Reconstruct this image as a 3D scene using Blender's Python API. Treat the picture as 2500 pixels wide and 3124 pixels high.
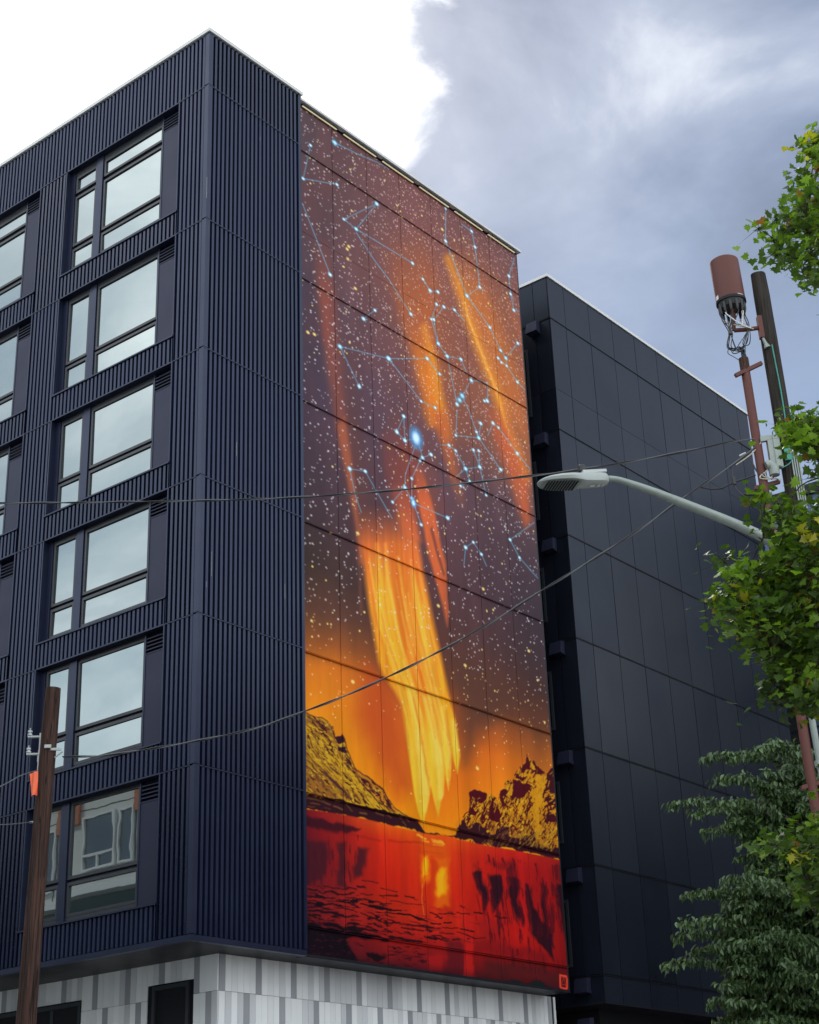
import bpy, math, random
import numpy as np

# ------------------------------------------------------------------ scene, camera, sky, sun, exposure
scene = bpy.context.scene
for o in list(bpy.data.objects):
    bpy.data.objects.remove(o, do_unlink=True)
col = scene.collection
R = math.radians
PW, PH, PF = 2500.0, 3124.0, 4861.28           # photograph size and focal length in its pixels
CAM = np.array([21.5037, -20.1261, 1.6])
YAW, PITCH, ROLL = 0.6753, 0.4166, -0.0376


def cam_axes():
    cy, sy, cp, sp = math.cos(YAW), math.sin(YAW), math.cos(PITCH), math.sin(PITCH)
    fw = np.array([-sy * cp, cy * cp, sp])
    rt = np.array([cy, sy, 0.0])
    up = np.cross(rt, fw)
    c, s = math.cos(ROLL), math.sin(ROLL)
    return np.array([c * rt + s * up, -s * rt + c * up, fw])


CM = cam_axes()
from mathutils import Matrix, Vector
cam_data = bpy.data.cameras.new('camera')
cam_data.sensor_fit = 'VERTICAL'
cam_data.sensor_height = 36.0
cam_data.lens = 36.0 * PF / PH
cam_data.clip_start = 0.1
cam_data.clip_end = 3000.0
camera = bpy.data.objects.new('camera', cam_data)
col.objects.link(camera)
m = Matrix.Identity(4)
for i in range(3):
    m[i][0], m[i][1], m[i][2], m[i][3] = CM[0][i], CM[1][i], -CM[2][i], CAM[i]
camera.matrix_world = m
scene.camera = camera

SUN = CM.T @ np.array([(590 - PW / 2) / PF, -(40 - PH / 2) / PF, 1.0])     # veiled sun, just above the roof corner
SUN = SUN / np.linalg.norm(SUN)
SUN_EL = math.asin(SUN[2])
SUN_AZ = math.atan2(SUN[0], SUN[1])

scene.render.engine = 'CYCLES'
scene.cycles.use_denoising = True
scene.cycles.max_bounces = 6
scene.cycles.caustics_reflective = False
scene.cycles.caustics_refractive = False
scene.cycles.sample_clamp_indirect = 4.0
scene.view_settings.view_transform = 'Standard'
scene.view_settings.look = 'None'
scene.view_settings.exposure = 0.62
scene.view_settings.gamma = 1.0
scene.view_settings.use_curve_mapping = False


class NT:
    """small helper to write node trees"""
    def __init__(s, tree):
        s.t = tree

    def n(s, kind, **kw):
        nd = s.t.nodes.new(kind)
        for k, v in kw.items():
            if k.startswith('i_'):
                key = k[2:]
                key = int(key) if key.isdigit() else key.replace('_', ' ')
                if isinstance(v, bpy.types.NodeSocket):
                    s.t.links.new(v, nd.inputs[key])
                else:
                    nd.inputs[key].default_value = v
            else:
                setattr(nd, k, v)
        return nd

    def link(s, a, b):
        s.t.links.new(a, b)

    def math(s, op, a, b=None, c=None, clamp=False):
        nd = s.t.nodes.new('ShaderNodeMath')
        nd.operation = op
        nd.use_clamp = clamp
        for i, v in enumerate((a, b, c)):
            if v is None:
                continue
            if isinstance(v, bpy.types.NodeSocket):
                s.t.links.new(v, nd.inputs[i])
            else:
                nd.inputs[i].default_value = v
        return nd.outputs[0]

    def vmath(s, op, a, b=None, scale=None):
        nd = s.t.nodes.new('ShaderNodeVectorMath')
        nd.operation = op
        for i, v in enumerate((a, b)):
            if v is None:
                continue
            if isinstance(v, bpy.types.NodeSocket):
                s.t.links.new(v, nd.inputs[i])
            else:
                nd.inputs[i].default_value = v
        if scale is not None:
            if isinstance(scale, bpy.types.NodeSocket):
                s.t.links.new(scale, nd.inputs['Scale'])
            else:
                nd.inputs['Scale'].default_value = scale
        return nd.outputs['Value'] if op in ('DOT_PRODUCT', 'LENGTH') else nd.outputs[0]

    def ramp(s, fac, stops, interp='LINEAR'):
        nd = s.t.nodes.new('ShaderNodeValToRGB')
        nd.color_ramp.interpolation = interp
        el = nd.color_ramp.elements
        while len(el) < len(stops):
            el.new(0.5)
        for e, (p, c) in zip(el, stops):
            e.position = p
            e.color = (c, c, c, 1) if isinstance(c, (int, float)) else (*c, 1)
        s.t.links.new(fac, nd.inputs[0])
        return nd.outputs[0]

    def sstep(s, x, a, b):
        nd = s.t.nodes.new('ShaderNodeMapRange')
        nd.interpolation_type = 'SMOOTHSTEP'
        nd.inputs[1].default_value = a
        nd.inputs[2].default_value = b
        s.t.links.new(x, nd.inputs[0])
        return nd.outputs[0]

    def mix(s, f, a, b, blend='MIX'):
        nd = s.t.nodes.new('ShaderNodeMix')
        nd.data_type = 'RGBA'
        nd.blend_type = blend
        for key, v in ((0, f), (6, a), (7, b)):
            if isinstance(v, bpy.types.NodeSocket):
                s.t.links.new(v, nd.inputs[key])
            elif key == 0:
                nd.inputs[0].default_value = v
            else:
                nd.inputs[key].default_value = (*v, 1) if len(v) == 3 else v
        return nd.outputs[2]

    def noise(s, vec, scale, detail=4.0, rough=0.55, dist=0.0):
        nd = s.t.nodes.new('ShaderNodeTexNoise')
        nd.inputs['Scale'].default_value = scale
        nd.inputs['Detail'].default_value = detail
        nd.inputs['Roughness'].default_value = rough
        nd.inputs['Distortion'].default_value = dist
        if vec is not None:
            s.t.links.new(vec, nd.inputs['Vector'])
        return nd.outputs[0]


# ---- sky: broken cloud over a Nishita sky, brightest where the veiled sun stands
world = bpy.data.worlds.new('World')
scene.world = world
world.use_nodes = True
wt = world.node_tree
wt.nodes.clear()
W = NT(wt)
SKY_STRENGTH = 0.10
sky = W.n('ShaderNodeTexSky', sky_type='NISHITA', sun_disc=False, sun_elevation=SUN_EL, sun_rotation=SUN_AZ,
          altitude=50.0, air_density=1.2, dust_density=2.0, ozone_density=1.0)
gen = W.n('ShaderNodeTexCoord').outputs['Generated']
sep = W.n('ShaderNodeSeparateXYZ', i_0=gen)
elev = W.math('ADD', W.math('MAXIMUM', sep.outputs[2], 0.0), 0.30)
plane = W.n('ShaderNodeCombineXYZ', i_0=W.math('DIVIDE', sep.outputs[0], elev),
            i_1=W.math('DIVIDE', sep.outputs[1], elev), i_2=12.49).outputs[0]
ang = W.math('ARCCOSINE', W.math('MINIMUM', W.vmath('DOT_PRODUCT', gen, tuple(SUN)), 0.99999))
ang = W.math('MULTIPLY', ang, 57.2958)
n_edge = W.noise(plane, 4.6, 8.0, 0.56, 0.5)
n_soft = W.noise(W.vmath('ADD', plane, (3.1, 7.7, 0.0)), 2.3, 7.0, 0.55, 0.6)
n_big = W.noise(W.vmath('ADD', plane, (9.2, 1.4, 0.0)), 0.55, 3.0, 0.5)
# thin bright veil round the sun, with ragged cloud edge
edge = W.math('ADD', ang, W.math('MULTIPLY', W.math('SUBTRACT', n_edge, 0.5), 30.0))
veil = W.math('SUBTRACT', 1.0, W.sstep(edge, 5.6, 10.0))
tone = W.math('ADD', W.math('MULTIPLY', n_soft, 0.62), W.math('MULTIPLY', n_edge, 0.38))
grey = W.ramp(tone, [(0.38, (0.086, 0.106, 0.156)), (0.46, (0.158, 0.202, 0.302)), (0.55, (0.285, 0.335, 0.435)), (0.66, (0.66, 0.69, 0.74))])
low = W.sstep(sep.outputs[2], 0.66, 0.44)
grey = W.mix(W.math('MULTIPLY', low, 0.80), grey, (0.192, 0.264, 0.398))
# lighter openings over the rest of the sky, away from the dark bank round the sun
openf = W.sstep(W.math('ADD', W.math('MULTIPLY', ang, 0.0085), n_big), 0.80, 1.15)
grey = W.mix(openf, grey, W.ramp(n_soft, [(0.38, (0.62, 0.78, 0.92)), (0.50, (1.18, 1.27, 1.32)), (0.61, (2.0, 2.02, 2.0))]))
cloud = W.mix(veil, grey, (1.75, 1.75, 1.70))
cloud = W.vmath('SCALE', cloud, None, 1.0 / SKY_STRENGTH)
total = W.mix(0.93, sky.outputs[0], cloud)
bg = W.n('ShaderNodeBackground', i_0=total, i_1=SKY_STRENGTH)
wo = W.n('ShaderNodeOutputWorld')
W.link(bg.outputs[0], wo.inputs[0])

sun_data = bpy.data.lights.new('sun', 'SUN')
sun_data.energy = 1.5
sun_data.angle = R(12)
sun_data.color = (1.0, 0.95, 0.86)
sun = bpy.data.objects.new('sun', sun_data)
col.objects.link(sun)
sun.rotation_euler = Vector(tuple(SUN)).to_track_quat('Z', 'Y').to_euler()


# ------------------------------------------------------------------ helpers
def ray(px, py):
    d = CM.T @ np.array([(px - PW / 2) / PF, -(py - PH / 2) / PF, 1.0])
    return d / np.linalg.norm(d)


def at(px, py, dist):
    """point seen at photo pixel (px,py) at a horizontal distance of dist metres"""
    d = ray(px, py)
    return CAM + d * (dist / math.hypot(d[0], d[1]))


def on_plane(px, py, p0, nrm):
    d = ray(px, py)
    return CAM + d * (np.dot(np.asarray(p0) - CAM, nrm) / np.dot(d, nrm))


def project(P):
    d = (np.asarray(P) - CAM) @ CM.T
    return PW / 2 + PF * d[..., 0] / d[..., 2], PH / 2 - PF * d[..., 1] / d[..., 2]


WO = {}      # world origin of every object


def org(o):
    return WO.get(o.name, np.zeros(3)) if o is not None else np.zeros(3)


def thing(name, label, cat, loc=(0, 0, 0), group=None):
    o = bpy.data.objects.new(name, None)
    o.empty_display_size = 0.3
    col.objects.link(o)
    o.location = loc
    WO[o.name] = np.array(loc, float)
    tag(o, label, cat, group)
    return o


def tag(o, label=None, cat=None, group=None, kind=None):
    if label: o['label'] = label
    if cat: o['category'] = cat
    if group: o['group'] = group
    if kind: o['kind'] = kind
    return o


def place(name, mesh, parent=None, loc=None):
    """link a mesh object at world position loc under parent"""
    o = bpy.data.objects.new(name, mesh)
    col.objects.link(o)
    base = org(parent)
    w = base if loc is None else np.asarray(loc, float)
    o.parent = parent
    o.location = tuple(w - base)
    WO[o.name] = w
    return o


class MB:
    """collects geometry in world coordinates, builds one mesh object"""
    def __init__(s):
        s.v, s.f = [], []

    def add(s, verts, faces):
        k = len(s.v)
        s.v += [tuple(p) for p in verts]
        s.f += [tuple(i + k for i in f) for f in faces]
        return s

    def box(s, x0, x1, y0, y1, z0, z1):
        v = [(x, y, z) for z in (z0, z1) for y in (y0, y1) for x in (x0, x1)]
        return s.add(v, [(0, 2, 3, 1), (4, 5, 7, 6), (0, 1, 5, 4), (2, 6, 7, 3), (0, 4, 6, 2), (1, 3, 7, 5)])

    def tube(s, pts, rad, seg=8, caps=True):
        pts = [np.asarray(p, float) for p in pts]
        n = len(pts)
        if isinstance(rad, (int, float)): rad = [rad] * n
        rings = []
        a = None
        for i in range(n):
            t = pts[min(i + 1, n - 1)] - pts[max(i - 1, 0)]
            t = t / (np.linalg.norm(t) + 1e-12)
            if a is None:
                a = np.cross(t, (0, 0, 1) if abs(t[2]) < .9 else (1, 0, 0))
            a = a - t * np.dot(a, t)
            a /= np.linalg.norm(a) + 1e-12
            b = np.cross(t, a)
            rings.append([pts[i] + rad[i] * (math.cos(q) * a + math.sin(q) * b) for q in np.arange(seg) * 2 * math.pi / seg])
        v = [p for r in rings for p in r]
        f = []
        for i in range(n - 1):
            for j in range(seg):
                j2 = (j + 1) % seg
                f.append((i * seg + j, i * seg + j2, (i + 1) * seg + j2, (i + 1) * seg + j))
        if caps:
            f.append(tuple(range(seg - 1, -1, -1)))
            f.append(tuple((n - 1) * seg + j for j in range(seg)))
        return s.add(v, f)

    def obox(s, c, ax, ay, az, hx, hy, hz):
        c = np.asarray(c); v = []
        for k in (-1, 1):
            for j in (-1, 1):
                for i in (-1, 1):
                    v.append(c + i * hx * ax + j * hy * ay + k * hz * az)
        return s.add(v, [(0, 2, 3, 1), (4, 5, 7, 6), (0, 1, 5, 4), (2, 6, 7, 3), (0, 4, 6, 2), (1, 3, 7, 5)])

    def mesh(s, name, mat, origin=(0, 0, 0), smooth=False):
        me = bpy.data.meshes.new(name)
        v = np.array(s.v, float) - np.asarray(origin, float)
        me.from_pydata(v.tolist(), [], s.f)
        if mat is not None: me.materials.append(mat)
        if smooth:
            me.polygons.foreach_set('use_smooth', [True] * len(me.polygons))
            try: me.set_sharp_from_angle(angle=R(40))
            except Exception: pass
        me.update()
        return me

    def build(s, name, mat, parent=None, smooth=False):
        return place(name, s.mesh(name, mat, org(parent), smooth), parent, org(parent))


def fast_mesh(name, verts, tris, mat, colors=None, attr='Col', smooth=False):
    me = bpy.data.meshes.new(name)
    verts = np.ascontiguousarray(verts, np.float32)
    tris = np.ascontiguousarray(tris, np.int32)
    k = tris.shape[1]
    me.vertices.add(len(verts)); me.vertices.foreach_set('co', verts.ravel())
    me.loops.add(tris.size); me.loops.foreach_set('vertex_index', tris.ravel())
    me.polygons.add(len(tris))
    me.polygons.foreach_set('loop_start', np.arange(0, tris.size, k, dtype=np.int32))
    me.polygons.foreach_set('loop_total', np.full(len(tris), k, np.int32))
    if smooth: me.polygons.foreach_set('use_smooth', np.ones(len(tris), bool))
    if mat is not None: me.materials.append(mat)
    me.update(calc_edges=True)
    if colors is not None:
        ca = me.color_attributes.new(attr, 'FLOAT_COLOR', 'POINT')
        c4_ = np.ones((len(verts), 4), np.float32); c4_[:, :3] = colors
        ca.data.foreach_set('color', c4_.ravel())
    return me


def copy_tree(o, delta, parent):
    """copy an object with its children, moved by delta"""
    c = o.copy()
    col.objects.link(c)
    c.parent = parent
    WO[c.name] = WO[o.name] + np.asarray(delta)
    c.location = tuple(WO[c.name] - org(parent))
    for ch in list(o.children):
        copy_tree(ch, delta, c)
    return c


# ------------------------------------------------------------------ materials
def new_mat(name):
    mt = bpy.data.materials.new(name)
    mt.use_nodes = True
    t = mt.node_tree
    t.nodes.clear()
    k = NT(t)
    out = k.n('ShaderNodeOutputMaterial')
    p = k.n('ShaderNodeBsdfPrincipled')
    k.link(p.outputs[0], out.inputs[0])
    return mt, k, p, out


def paint_mat(name, color, rough=0.45, var=0.15, scale=2.0, spec=0.5, metal=0.0, bump=0.0, bscale=60.0, streak=0.0, per_object=0.0, tint=None):
    mt, k, p, out = new_mat(name)
    geo = k.n('ShaderNodeNewGeometry').outputs['Position']
    n1 = k.noise(geo, scale, 5.0)
    f = k.math('MULTIPLY_ADD', k.math('SUBTRACT', n1, 0.5), 2 * var, 1.0)
    if streak:
        sv = k.vmath('MULTIPLY', geo, (7.0, 7.0, 0.35))
        ns = k.noise(sv, 1.0, 4.0)
        f = k.math('MULTIPLY', f, k.math('MULTIPLY_ADD', k.math('SUBTRACT', ns, 0.5), 2 * streak, 1.0))
    if per_object:
        r = k.n('ShaderNodeObjectInfo').outputs['Random']
        f = k.math('MULTIPLY', f, k.math('MULTIPLY_ADD', k.math('SUBTRACT', r, 0.5), 2 * per_object, 1.0))
        rough = k.math('MULTIPLY_ADD', k.math('SUBTRACT', r, 0.5), 0.6 * per_object, rough)
    c = k.vmath('SCALE', color, None, f)
    nd = [n for n in k.t.nodes if n.type == 'VECT_MATH'][-1]
    nd.inputs[0].default_value = color
    k.link(c, p.inputs['Base Color'])
    rr = k.math('MULTIPLY_ADD', k.math('SUBTRACT', n1, 0.5), 0.25, rough)
    k.link(rr, p.inputs['Roughness'])
    p.inputs['Specular IOR Level'].default_value = spec
    p.inputs['Metallic'].default_value = metal
    if tint: p.inputs['Specular Tint'].default_value = (*tint, 1)
    if bump:
        b = k.n('ShaderNodeBump', i_Strength=bump, i_Distance=0.01)
        k.link(k.noise(geo, bscale, 3.0), b.inputs['Height'])
        k.link(b.outputs[0], p.inputs['Normal'])
    return mt


M = {}
M['navy'] = paint_mat('navy_paint', (0.0068, 0.0098, 0.0285), 0.33, 0.14, 0.8, 0.52, streak=0.22, per_object=0.24, tint=(0.60, 0.69, 1.0))
M['navy_trim'] = paint_mat('navy_trim_paint', (0.0110, 0.0135, 0.0310), 0.36, 0.12, 1.2, 0.52, streak=0.10, tint=(0.58, 0.68, 1.0))
M['navy_flat'] = paint_mat('navy_side_panel', (0.016, 0.017, 0.034), 0.45, 0.10, 1.2, 0.34, tint=(0.68, 0.72, 1.0))
M['dark_core'] = paint_mat('dark_wall_core', (0.012, 0.012, 0.016), 0.7, 0.1, 1.0, 0.2)
M['black_panel'] = paint_mat('black_cement_panel', (0.0065, 0.0080, 0.0140), 0.38, 0.16, 0.7, 0.29, streak=0.26, per_object=0.24, tint=(0.64, 0.76, 1.0))
M['black_trim'] = paint_mat('black_trim_paint', (0.012, 0.012, 0.017), 0.45, 0.1, 1.0, 0.2)
M['frame'] = paint_mat('window_frame_bronze', (0.026, 0.029, 0.036), 0.38, 0.08, 2.0, 0.5)
M['coping'] = paint_mat('coping_metal', (0.58, 0.58, 0.57), 0.45, 0.12, 1.5, 0.5)
M['tile'] = [paint_mat('white_tile', (0.87, 0.88, 0.89), 0.5, 0.025, 1.0, 0.4, per_object=0.06, streak=0.03),
             paint_mat('pale_grey_tile', (0.68, 0.69, 0.71), 0.5, 0.025, 1.0, 0.4, per_object=0.08, streak=0.03),
             paint_mat('mid_grey_tile', (0.36, 0.37, 0.40), 0.5, 0.025, 1.0, 0.4, per_object=0.06, streak=0.03)]
M['concrete'] = paint_mat('concrete', (0.48, 0.47, 0.45), 0.85, 0.2, 1.5, 0.2, bump=0.3)
M['asphalt'] = paint_mat('asphalt', (0.065, 0.065, 0.067), 0.85, 0.25, 3.0, 0.3, bump=0.4, bscale=120)
M['ground'] = paint_mat('ground_gravel', (0.16, 0.15, 0.13), 0.9, 0.25, 0.6, 0.2)
M['roof'] = paint_mat('roof_membrane', (0.35, 0.35, 0.35), 0.8, 0.1, 1.0, 0.2)
M['galv'] = paint_mat('galvanised_steel', (0.25, 0.285, 0.265), 0.5, 0.22, 9.0, 0.5, metal=0.25, bump=0.1, bscale=90)
M['lamp_grey'] = paint_mat('lamp_head_grey', (0.36, 0.39, 0.38), 0.45, 0.12, 8.0, 0.5)
M['white_metal'] = paint_mat('white_bracket', (0.46, 0.48, 0.48), 0.5, 0.15, 12.0, 0.4)
M['rust_red'] = paint_mat('red_oxide_paint', (0.105, 0.034, 0.027), 0.62, 0.14, 5.0, 0.35, streak=0.12)
M['black_rubber'] = paint_mat('black_cable', (0.018, 0.018, 0.02), 0.42, 0.2, 10.0, 0.5)
M['grey_cable'] = paint_mat('grey_cable', (0.10, 0.105, 0.11), 0.42, 0.25, 20.0, 0.5)
M['pale_cable'] = paint_mat('pale_cable', (0.50, 0.46, 0.38), 0.5, 0.2, 10.0, 0.4)
M['teal_wire'] = paint_mat('teal_ground_wire', (0.045, 0.24, 0.19), 0.5, 0.15, 10.0, 0.4)
M['porcelain'] = paint_mat('porcelain', (0.52, 0.57, 0.58), 0.15, 0.08, 10.0, 0.6)
M['flag'] = paint_mat('orange_flag_cloth', (0.95, 0.20, 0.10), 0.8, 0.1, 20.0, 0.2)
M['label'] = paint_mat('label_white', (0.7, 0.7, 0.7), 0.5, 0.05, 10.0, 0.4)
M['teal_wall'] = paint_mat('teal_shopfront', (0.030, 0.075, 0.080), 0.5, 0.15, 1.0, 0.4)
M['pale_wall'] = paint_mat('pale_render', (0.60, 0.60, 0.57), 0.7, 0.06, 0.6, 0.3)
M['orange_wall'] = paint_mat('orange_render', (0.42, 0.13, 0.06), 0.7, 0.08, 0.6, 0.3)
M['blue_wall'] = paint_mat('blue_panel', (0.07, 0.11, 0.19), 0.5, 0.1, 0.6, 0.4)


def wood_mat(name, c0, c1):
    mt, k, p, out = new_mat(name)
    geo = k.n('ShaderNodeNewGeometry').outputs['Position']
    sv = k.vmath('MULTIPLY', geo, (26.0, 26.0, 1.1))
    n1 = k.noise(sv, 1.0, 6.0, 0.65, 0.4)
    n2 = k.noise(geo, 1.3, 4.0)
    c = k.mix(k.sstep(n1, 0.30, 0.70), c0, c1)
    c = k.mix(k.math('MULTIPLY', k.sstep(n2, 0.42, 0.72), 0.6), c, tuple(x * 0.45 for x in c0))
    crack = k.noise(k.vmath('MULTIPLY', geo, (16.0, 16.0, 0.45)), 1.0, 2.0, 0.5)
    ck = k.sstep(k.math('ABSOLUTE', k.math('SUBTRACT', crack, 0.5)), 0.030, 0.004)
    c = k.mix(k.math('MULTIPLY', ck, 0.85), c, (0.008, 0.006, 0.005))
    k.link(c, p.inputs['Base Color'])
    p.inputs['Roughness'].default_value = 0.85
    p.inputs['Specular IOR Level'].default_value = 0.2
    b = k.n('ShaderNodeBump', i_Strength=0.7, i_Distance=0.02)
    k.link(n1, b.inputs['Height'])
    k.link(b.outputs[0], p.inputs['Normal'])
    return mt


M['wood_red'] = wood_mat('creosote_wood_red', (0.098, 0.050, 0.038), (0.034, 0.019, 0.016))
M['wood_dark'] = wood_mat('creosote_wood_dark', (0.052, 0.042, 0.034), (0.018, 0.016, 0.015))
M['bark'] = wood_mat('tree_bark', (0.10, 0.080, 0.065), (0.045, 0.038, 0.032))


def glass_mat(name, tint, refl, wave):
    mt, k, p, out = new_mat(name)
    geo = k.n('ShaderNodeNewGeometry').outputs['Position']
    rnd = k.n('ShaderNodeObjectInfo').outputs['Random']
    off = k.n('ShaderNodeCombineXYZ', i_0=k.math('MULTIPLY', rnd, 37.0), i_1=0.0, i_2=k.math('MULTIPLY', rnd, 19.0)).outputs[0]
    nz = k.noise(k.vmath('ADD', geo, off), 1.9, 1.0, 0.4)
    b = k.n('ShaderNodeBump', i_Strength=wave, i_Distance=0.02)
    k.link(nz, b.inputs['Height'])
    p.inputs['Base Color'].default_value = (0.012, 0.018, 0.018, 1)
    p.inputs['Roughness'].default_value = 0.1
    g = k.n('ShaderNodeBsdfGlossy', i_0=(*tint, 1), i_Roughness=0.012)
    k.link(b.outputs[0], g.inputs['Normal'])
    mx = k.n('ShaderNodeMixShader', i_0=refl)
    k.link(p.outputs[0], mx.inputs[1])
    k.link(g.outputs[0], mx.inputs[2])
    k.link(mx.outputs[0], out.inputs[0])
    return mt


M['glass'] = glass_mat('coated_window_glass', (0.86, 0.99, 1.0), 0.285, 0.032)
M['shop_glass'] = glass_mat('shop_glass', (0.60, 0.95, 0.95), 0.34, 0.10)
M['dim_glass'] = glass_mat('dim_glass', (0.8, 0.9, 0.95), 0.16, 0.05)


def emit_mat(name, color, strength):
    mt, k, p, out = new_mat(name)
    p.inputs['Base Color'].default_value = (*color, 1)
    p.inputs['Emission Color'].default_value = (*color, 1)
    p.inputs['Emission Strength'].default_value = strength
    p.inputs['Roughness'].default_value = 0.4
    return mt


M['led'] = emit_mat('led_strip_lens', (0.9, 0.80, 0.50), 0.25)


def attr_mat(name, rough, spec, translucent=0.0):
    mt, k, p, out = new_mat(name)
    a = k.n('ShaderNodeVertexColor', layer_name='Col').outputs[0]
    k.link(a, p.inputs['Base Color'])
    p.inputs['Roughness'].default_value = rough
    p.inputs['Specular IOR Level'].default_value = spec
    if translucent:
        t = k.n('ShaderNodeBsdfTranslucent')
        k.link(k.vmath('MULTIPLY', a, (1.35, 1.55, 0.55)), t.inputs[0])
        mx = k.n('ShaderNodeMixShader', i_0=translucent)
        k.link(p.outputs[0], mx.inputs[1]); k.link(t.outputs[0], mx.inputs[2])
        k.link(mx.outputs[0], out.inputs[0])
    return mt


M['leaf'] = attr_mat('leaf', 0.42, 0.4, 0.42)
M['brick'] = paint_mat('brown_brick', (0.16, 0.10, 0.08), 0.85, 0.2, 1.5, 0.2, bump=0.4, bscale=20)
M['leaf_dark'] = attr_mat('leaf_dark', 0.38, 0.5, 0.22)


def mural_mat():
    mt, k, p, out = new_mat('mural_paint')
    a = k.n('ShaderNodeVertexColor', layer_name='Col').outputs[0]
    geo = k.n('ShaderNodeNewGeometry').outputs['Position']
    n1 = k.noise(k.vmath('MULTIPLY', geo, (9.0, 9.0, 1.2)), 1.0, 5.0)
    r = k.n('ShaderNodeObjectInfo').outputs['Random']
    f = k.math('MULTIPLY_ADD', k.math('SUBTRACT', n1, 0.5), 0.16, 1.0)
    f = k.math('MULTIPLY', f, k.math('MULTIPLY_ADD', k.math('SUBTRACT', r, 0.5), 0.05, 1.0))
    k.link(k.vmath('SCALE', a, None, f), p.inputs['Base Color'])
    p.inputs['Roughness'].default_value = 0.55
    p.inputs['Specular IOR Level'].default_value = 0.08
    return mt


M['mural'] = mural_mat()
# ------------------------------------------------------------------ the mural, painted on a canvas of wall samples
MY0, MY1, MZ0, MZ1, MX = 3.02, 12.18, 6.28, 26.66, -0.12       # extent of the mural on the side wall
CW, CH = 448, 1440
MURAL_GAIN = 1.10


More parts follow.
